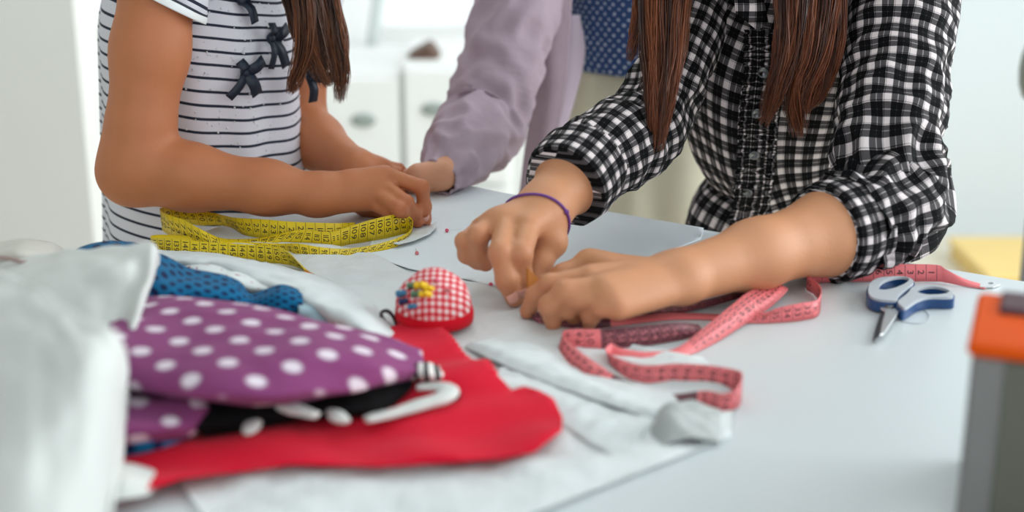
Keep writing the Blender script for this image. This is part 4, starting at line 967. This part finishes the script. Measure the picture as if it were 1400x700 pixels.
# dark sheet painting the shadow gap under the purple fabric; white folded tapes
strip_cloth('gap_shade_sheet', [[(250, 530, .030), (330, 545, .028), (420, 528, .028), (500, 520, .026), (565, 516, .02)], [(250, 556, .032), (330, 556, .03), (420, 548, .026), (500, 540, .024), (562, 532, .018)], [(262, 582, .026), (330, 574, .024), (420, 566, .022), (500, 558, .02), (545, 548, .014)], [(280, 596, .014), (340, 588, .015), (420, 574, .016), (500, 568, .014), (540, 556, .012)]], 'near-black sheet painting the shade between the purple and the red fabric', NEARBLACK, .002, 40, 20, 3)
def fold_tape(px, lab, r=(.0035, .007), h=.028, name='bias_tape', mat=None):
    P = [T(x, y, h+(dh if dh else 0)) for x, y, dh in px]; V, F, U = loft(P, [(r[0]*.6, r[1]*.6), r, r, (r[0]*.6, r[1]*.6)], 18, 40, (0, 0, 1), lambda th, s, t: .0008*nz(th, s*60))
    F.append(tuple(range(17, -1, -1))); F.append(tuple(39*19+i for i in range(18))); return tag(mk(name, V, F, mat or WHITE), lab, 'ribbon')
fold_tape([(376, 550, 0), (400, 558, 0), (432, 568, 0)], 'short white folded tape on the black cotton\'s near edge')
fold_tape([(452, 562, 0), (462, 570, 0), (474, 576, 0)], 'shortest white tape stub on the dark shade sheet', (.003, .006), .022)
fold_tape([(500, 574, 0), (540, 564, 0), (578, 552, .002), (606, 544, .003), (614, 534, .003), (598, 529, .003), (570, 530, .002)], 'white folded tape bent back on itself over the red fabric', (.0035, .0075), .018)
fold_tape([(338, 592, 0), (346, 580, 0), (352, 566, .002)], 'white tape end standing at the left tip of the red fabric', (.003, .006), .02)
for k, (x, y, c) in enumerate(((566, 502, 0), (578, 506, 1), (587, 509, 0), (596, 513, 1), (603, 508, 0), (609, 518, 1))):
    pass
STR = NT('black_white_stripes', .8); sx = STR.n('ShaderNodeSeparateXYZ', STR.uv()); STR.col(STR.mix(STR.M('LESS_THAN', STR.M('FRACT', STR.M('DIVIDE', sx.outputs[0], .011)), .5), srgb(225, 222, 218), srgb(20, 20, 24))); STR = STR.m
V, F, U = patch([[T(x, y, h) for x, y, h in r] for r in ([(556, 494, .02), (580, 494, .024), (608, 504, .014)], [(556, 508, .026), (580, 508, .03), (612, 514, .016)], [(556, 520, .02), (582, 520, .02), (614, 526, .01)])], 24, 18, .003, 40)
tag(mk('ribbon_bundle', V, F, STR, uv=U, solid=.0015), 'crumpled black and white striped ribbon at the purple fabric\'s tip', 'ribbon')
fold_tape([(612, 548, 0), (626, 539, 0)], 'small black button-like ribbon end on the red fabric', (.004, .005), .014, 'ribbon_end', NEARBLACK)
fold_tape([(552, 574, 0), (566, 568, 0), (582, 562, 0)], 'thin black ribbon under the bent white tape', (.002, .005), .012, 'ribbon_end', NEARBLACK)
# purple dotted fabric, folded
pur = [[(150, 412, .040), (215, 406, .048), (300, 411, .05), (380, 424, .047), (450, 441, .043), (520, 461, .036), (572, 478, .022)],
       [(150, 430, .058), (215, 424, .062), (300, 428, .064), (380, 440, .06), (450, 456, .055), (520, 470, .044), (577, 483, .028)],
       [(150, 470, .066), (215, 464, .068), (300, 470, .068), (380, 476, .065), (450, 484, .06), (520, 492, .05), (579, 498, .028)],
       [(150, 505, .060), (215, 506, .062), (300, 512, .062), (380, 514, .058), (450, 510, .053), (520, 508, .045), (578, 504, .028)],
       [(150, 522, .050), (215, 532, .050), (300, 545, .050), (380, 546, .046), (450, 535, .042), (520, 526, .034), (573, 516, .020)],
       [(160, 522, .032), (220, 536, .034), (300, 548, .032), (380, 549, .03), (450, 538, .027), (520, 526, .024), (568, 516, .016)],
       [(170, 500, .026), (225, 516, .028), (300, 526, .028), (380, 528, .026), (450, 520, .024), (520, 512, .02), (560, 508, .014)]]
def pfold(p, u, v):
    p.z += .0028*math.sin(u*9+v*7)*math.sin(v*3.1)+.004*nz(u*4, v*5, 2); return p
V, F, U = patch([[T(*c) for c in r] for r in pur], 70, 70, .002, 25, 1.0, pfold, True)
pf = tag(mk('purple_fabric', V, F, PURPLE, uv=U, solid=.0018), 'purple cotton with white polka dots folded in a soft heap', 'fabric')
V, F, U = patch([[T(*c) for c in r] for r in ([(140, 520, .036), (200, 530, .036), (250, 538, .034), (300, 548, .03)], [(140, 556, .038), (200, 552, .038), (250, 556, .036), (296, 562, .028)], [(140, 590, .034), (200, 586, .034), (250, 582, .03), (282, 580, .022)], [(140, 612, .02), (200, 604, .02), (250, 598, .018), (276, 592, .014)])], 30, 30, .003, 30, 5)
mk('lower_fold', V, F, PURPLE, pf, uv=U, solid=.0018)
V, F, U = patch([[T(*c) for c in r] for r in ([(140, 590, .02), (200, 586, .024), (270, 580, .018)], [(140, 606, .02), (200, 602, .022), (262, 596, .014)], [(140, 630, .009), (200, 622, .010), (250, 616, .009)])], 20, 14, .002, 30, 6)
tag(mk('blue_fabric', V, F, BLUEF, uv=U, solid=.0015), 'small blue fold peeping out below the purple fabric\'s lower fold', 'fabric')
strip_cloth('white_fabric', [[(130, 640, .012), (165, 632, .016), (200, 640, .012), (220, 650, .008)], [(130, 662, .016), (165, 656, .022), (195, 660, .016), (215, 664, .009)], [(130, 690, .012), (160, 684, .014), (185, 680, .012), (205, 676, .009)]], 'small white fold resting on the red fabric in the near corner', WHITE, .003, 20, 20, 9)
# blue dotted fabric behind
blu = [[(88, 352, .030), (112, 338, .040), (150, 330, .046), (190, 333, .050), (225, 350, .048), (255, 366, .044), (290, 374, .042), (325, 384, .038), (342, 402, .03), (362, 396, .032), (385, 390, .036), (412, 396, .032)],
       [(92, 358, .034), (120, 344, .046), (155, 340, .052), (190, 345, .056), (225, 362, .054), (255, 378, .050), (290, 384, .048), (320, 392, .042), (342, 408, .032), (362, 404, .036), (385, 398, .04), (413, 404, .034)],
       [(96, 362, .030), (130, 354, .044), (160, 356, .052), (190, 370, .056), (225, 388, .054), (255, 396, .050), (290, 402, .046), (320, 406, .040), (342, 414, .032), (362, 412, .034), (385, 410, .036), (414, 418, .030)],
       [(100, 366, .02), (140, 366, .03), (160, 380, .036), (190, 410, .04), (225, 416, .04), (255, 416, .038), (290, 416, .035), (320, 418, .03), (342, 422, .026), (362, 424, .026), (385, 426, .026), (414, 430, .02)],
       [(104, 370, .004), (140, 376, .006), (165, 400, .01), (190, 430, .01), (225, 436, .01), (255, 434, .01), (290, 432, .01), (320, 432, .01), (342, 436, .008), (362, 438, .008), (385, 438, .008), (414, 440, .004)]]
V, F, U = patch([[T(*c) for c in r] for r in blu], 90, 40, .003, 30, 2.5)
bf = tag(mk('blue_fabric', V, F, BLUEF, uv=U, solid=.0015), 'teal blue cotton with navy dots bunched behind the purple fabric', 'fabric')
V, F, U = patch([[T(*c) for c in r] for r in ([(408, 400, .026), (440, 404, .022), (474, 418, .012)], [(408, 420, .03), (440, 422, .026), (476, 430, .014)], [(408, 438, .02), (440, 440, .02), (480, 444, .01)])], 20, 16, .002, 30, 3)
tag(mk('gauze_piece', V, F, cloth_mat('pale_blue_gauze', (160, 184, 194)), uv=U, solid=.001), 'pale blue gauze end between blue cotton and white fabric', 'fabric')
flo = [[(246, 356, .020), (275, 350, .022), (310, 354, .022), (345, 364, .020), (372, 380, .024)],
       [(246, 368, .030), (275, 362, .032), (310, 366, .032), (345, 376, .030), (374, 390, .028)],
       [(250, 384, .032), (280, 380, .034), (310, 384, .033), (345, 394, .030), (370, 398, .028)],
       [(256, 396, .012), (285, 394, .012), (315, 398, .012), (342, 406, .012), (362, 404, .018)]]
V, F, U = patch([[T(*c) for c in r] for r in flo], 40, 30, .003, 30, 7)
tag(mk('floral_fabric', V, F, FLORAL, uv=U, solid=.0015), 'white cotton with tiny red dots tucked behind the blue cotton', 'fabric')
lng = [[(196, 340, .002), (240, 343, .003), (290, 347, .003), (345, 356, .004), (400, 368, .004), (450, 384, .003), (500, 410, .003), (545, 452, .002)],
       [(206, 345, .022), (245, 350, .026), (290, 352, .028), (345, 362, .028), (400, 378, .028), (450, 396, .026), (495, 424, .022), (535, 460, .012)],
       [(214, 352, .030), (250, 354, .034), (290, 356, .036), (345, 370, .036), (400, 392, .034), (440, 410, .034), (485, 436, .028), (525, 468, .016)],
       [(220, 362, .026), (255, 362, .03), (290, 366, .03), (345, 384, .03), (400, 408, .028), (435, 426, .026), (475, 450, .02), (520, 474, .012)],
       [(226, 372, .008), (260, 374, .008), (290, 378, .008), (345, 398, .008), (395, 420, .008), (430, 436, .008), (470, 458, .006), (515, 478, .006)]]
V, F, U = patch([[T(*c) for c in r] for r in lng], 70, 36, .004, 30, 11)
tag(mk('white_fabric', V, F, WHITE2, uv=U, solid=.0014), 'long white cotton roll between the yellow tape and the purple fabric', 'fabric')
# big white cloth, near corner
back = [[(-60, 362, .030), (40, 350, .060), (100, 343, .078), (160, 337, .094), (200, 337, .098), (216, 348, .090), (216, 362, .04)],
        [(-60, 400, .060), (40, 386, .086), (100, 376, .100), (160, 366, .110), (192, 372, .106), (206, 380, .09), (204, 392, .03)],
        [(-60, 470, .070), (40, 450, .094), (100, 430, .104), (150, 420, .106), (172, 430, .102), (186, 440, .08), (188, 450, .02)],
        [(-60, 560, .070), (40, 550, .088), (100, 530, .092), (140, 510, .090), (160, 512, .084), (176, 520, .06), (178, 530, .012)],
        [(-60, 660, .06), (40, 650, .07), (100, 630, .074), (135, 620, .070), (150, 620, .062), (164, 625, .04), (168, 630, .010)],
        [(-60, 760, .04), (40, 750, .05), (90, 735, .054), (125, 720, .05), (140, 715, .044), (150, 712, .03), (152, 715, .006)]]
def wf(p, u, v):
    q = p-TC; a = q.x*ta.x+q.y*ta.y; b = q.x*tb.x+q.y*tb.y; d = max(-a, b-1.02, 0)
    p.z = max(p.z-(d*2.2), TABLE-.25) if d > 0 else p.z
    e = max(0, .08-u)/.08; p.z -= (p.z-TABLE-.004)*e if d <= 0 else 0
    p.z += .007*nz(u*3.5+3, v*4, 1)+.003*nz(u*9, v*8+2, 6); return p
back = [[(x, y, max(.004, z-(0, .016, .034, .036, .03, .02)[k]*(1 if i < 5 else .3))) for i, (x, y, z) in enumerate(r)] for k, r in enumerate(back)]
V, F, U = patch([[T(*c) for c in r] for r in back], 60, 70, .003, 18, 3, wf)
wc_ = tag(mk('white_cloth', V, F, WHITE, uv=U, solid=.002), 'big soft white cloth heaped in the near corner of the table', 'fabric')
front = [[(-60, 372, .075), (10, 376, .098), (60, 398, .112), (112, 434, .120), (150, 458, .116), (168, 474, .10), (172, 486, .06)],
         [(-60, 430, .090), (10, 436, .108), (60, 450, .118), (108, 474, .122), (146, 492, .116), (168, 504, .094), (174, 514, .05)],
         [(-60, 520, .090), (10, 520, .106), (60, 526, .112), (104, 534, .112), (140, 542, .104), (160, 550, .08), (168, 558, .03)],
         [(-60, 630, .08), (10, 626, .09), (60, 622, .092), (100, 620, .09), (132, 620, .082), (150, 624, .06), (157, 630, .018)],
         [(-60, 770, .05), (10, 760, .06), (60, 745, .062), (95, 730, .06), (122, 720, .054), (138, 716, .04), (144, 718, .010)]]
front = [[(x, y, z+.022*(1-k/5)) for x, y, z in r] for k, r in enumerate(front)]
V, F, U = patch([[T(*c) for c in r] for r in front], 50, 60, .003, 18, 13, wf)
mk('folded_flap', V, F, WHITE, wc_, uv=U, solid=.002)
bei = [[(-60, 346, .03), (-10, 334, .05), (30, 328, .056), (66, 332, .05), (92, 344, .03)], [(-60, 356, .045), (-10, 346, .06), (30, 342, .066), (66, 346, .058), (94, 354, .034)], [(-60, 376, .04), (-10, 366, .05), (30, 362, .054), (66, 362, .046), (90, 364, .03)], [(-60, 396, .004), (-10, 390, .006), (30, 384, .006), (66, 380, .006), (90, 374, .004)]]
V, F, U = patch([[T(*c) for c in r] for r in bei], 40, 30, .004, 25, 17)
bo = tag(mk('beige_cloth', V, F, BEIGE, uv=U, solid=.002), 'beige linen heap behind the big white cloth', 'fabric')
ss = [T(x, y, h) for x, y, h in ((-50, 356, .062), (0, 352, .0665), (30, 358, .0675), (52, 362, .060))]
mk('edge_seam', *tube(ss, .0018, 8, 30)[:2], plain('dusty_rose', (176, 150, 144), .8), bo)

# ---- orange-topped case at the right edge
cz = D(1323, 486, .80); x0 = cz.x; lidz = cz.z; topz = D(1340, 412, .875).z
from mathutils import Matrix
def cbox(a0, a1, b0, b1, z0, z1):        # the case stands turned by 21 degrees
    V, F, U = box(a0, a1, b0, b1, z0, z1); ca, sa = math.cos(math.radians(21)), math.sin(math.radians(21))
    return [Vector((x0+v[0]*ca+v[1]*sa, .80-v[0]*sa+v[1]*ca, v[2])) for v in V], F
case = tag(empty('storage_case', (x0+.07, .85, TABLE)), 'grey plastic case with rounded orange lid by the table\'s near side', 'storage case')
mk('body', *cbox(.002, .15, 0, .10, TABLE+.0005, lidz), CASEG, case, smooth=False, bevel=.004)
mk('side_panel', *cbox(.022, .14, -.0015, .003, TABLE+.004, lidz-.001), CASED, case, smooth=False, bevel=.001)
V, F = cbox(-.001, .154, -.003, .103, lidz, topz); lid = mk('lid', V, F, ORANGE, case, smooth=True)
m_ = lid.modifiers.new('b', 'BEVEL'); m_.width = .012; m_.segments = 5
mk('rim', *cbox(.014, .14, .06, .098, topz-.006, topz+.004), plain('aubergine', (78, 48, 58), .6), case, smooth=False, bevel=.002)

# ------------------------------------------------------------------ background furniture
def drawer_unit(pxl, pxr, pyt, Y, lab, handles):
    l = D(pxl, pyt, Y); r = D(pxr, pyt, Y); z = l.z
    t = tag(empty('drawer_unit', ((l.x+r.x)/2, Y+.2, 0)), lab, 'cabinet', 'white drawer units below the windows')
    mk('carcass', *box(l.x, r.x, Y+.02, Y+.42, .06, z)[:2], CABM, t, smooth=False, bevel=.004)
    mk('plinth', *box(l.x+.02, r.x-.02, Y+.05, Y+.40, 0, .06)[:2], HANDLE, t, smooth=False)
    edges = [z-.01, z-.30, .07]
    for k in range(2):
        d = mk('drawer', *box(l.x+.008, r.x-.008, Y, Y+.02, edges[k+1]+.006, edges[k]-.006)[:2], CABM, t, smooth=False, bevel=.003)
        hx, hy = handles; h = D(hx, hy, Y-.004); h.z = h.z if k == 0 else h.z-.28
        V, F, _ = lathe([(.0001, .004), (.02, .004), (.026, .001), (.028, -.004)], (0, 0, 0), 24)
        mk('drawer_handle', [Vector((h.x+v[0]*1.1, h.y-v[2], h.z+v[1]*.62)) for v in V], F, HANDLE, d)
drawer_unit(415, 547.5, 100, 3.4, 'white drawer unit nearer the striped girl\'s hair', (497, 165))
drawer_unit(548.3, 700, 88, 3.4, 'white drawer unit with a dark bag on top', (593, 150))
bz = D(570, 88, 3.5)
wv_ = [D(548, 86, 3.5), D(562, 72, 3.5), D(588, 58, 3.5), D(598, 72, 3.5), D(606, 87, 3.5)]
for p in wv_: p.z += .004
V = [p+Vector((0, -.03, 0)) for p in wv_]+[p+Vector((0, .09, -.0)) for p in wv_]; F = [(4, 3, 2, 1, 0), (5, 6, 7, 8, 9)]+[(i, (i+1) % 5, (i+1) % 5+5, i+5) for i in range(5)]
dz = min(v.z for v in V)-bz.z; V = [v-Vector((0, 0, dz-.0005)) for v in V]
tag(mk('bag', V, F, plain('dark_brown_leather', (92, 66, 52), .6), smooth=False, bevel=.012), 'dark brown soft bag standing on the white drawer unit', 'bag')
# white shell chair
chx = D(500, 60, 3.9)
chair = tag(empty('shell_chair', (chx.x-.1, 3.95, 0)), 'white moulded chair with a rounded tilted back behind the drawers', 'chair')
bk = [[Vector((chx.x-.36+.05*abs(u)**2+ (u*.30)+(.10*v), 3.86+.05*u*u-.02*v, .50+.62*v)) for u in (-1, -.5, 0, .5, 1)] for v in (0, .35, .7, 1)]
V, F, U = patch(bk, 24, 24); mk('backrest', V, F, CABM, chair, solid=.03)
rimp = [bk[0][4], bk[1][4], bk[2][4], bk[3][4], bk[3][2], bk[3][0], bk[2][0], bk[1][0], bk[0][0]]
mk('shade_rim', *tube(rimp, .022, 10, 60)[:2], plain('rim_shade_grey', (206, 214, 212), .5, .02), chair)  # edge shade of the white back put into this rim's grey
mk('seat', *box(chx.x-.70, chx.x-.04, 3.45+.39, 4.16, .44, .49)[:2], CABM, chair, smooth=False, bevel=.015)
for dx in (-.66, -.12):
    for dy in (3.87, 4.10): mk('leg', *tube([(chx.x+dx, dy, .44), (chx.x+dx, dy, 0)], .014, 10, 2)[:2], METAL, chair)
# yellow box and lamp on the right
ya = D(1368, 344, 3.6); 
yb = D(1326, 383, 3.72)
ybx = tag(empty('yellow_box', (ya.x+.12, 3.78, 0)), 'pale yellow low box on the cream floor by the far wall', 'box')
yz = .045
mk('body', *box(ya.x, ya.x+.36, 3.66, 4.02, 0.0, yz)[:2], plain('pale_yellow', (236, 202, 124), .6, .04), ybx, smooth=False, bevel=.006)
mk('lid', *box(ya.x-.006, ya.x+.366, 3.654, 4.026, yz, yz+.015)[:2], plain('light_yellow', (238, 206, 132), .6, .04), ybx, smooth=False, bevel=.004)
lp = D(1421, 96, 2.3)
lmp = tag(empty('floor_lamp', (lp.x, 2.3, 0)), 'grey floor lamp whose rounded shade just enters the picture', 'lamp')
V, F, U = lathe([(.002, .055), (.014, .054), (.024, .044), (.030, .022), (.032, 0), (.030, -.024), (.023, -.044), (.010, -.054), (.002, -.055)], lp, 32); mk('lamp_shade', V, F, GLASSG, lmp)
mk('pole', *tube([(lp.x+.012, 2.3, .02), (lp.x+.012, 2.3, lp.z-.045)], .007, 10, 2)[:2], STEELD, lmp)
V, F, U = lathe([(.0001, .02), (.10, .018), (.115, .008), (.115, 0)], (lp.x+.012, 2.3, 0), 32); mk('base', V, F, STEELD, lmp)
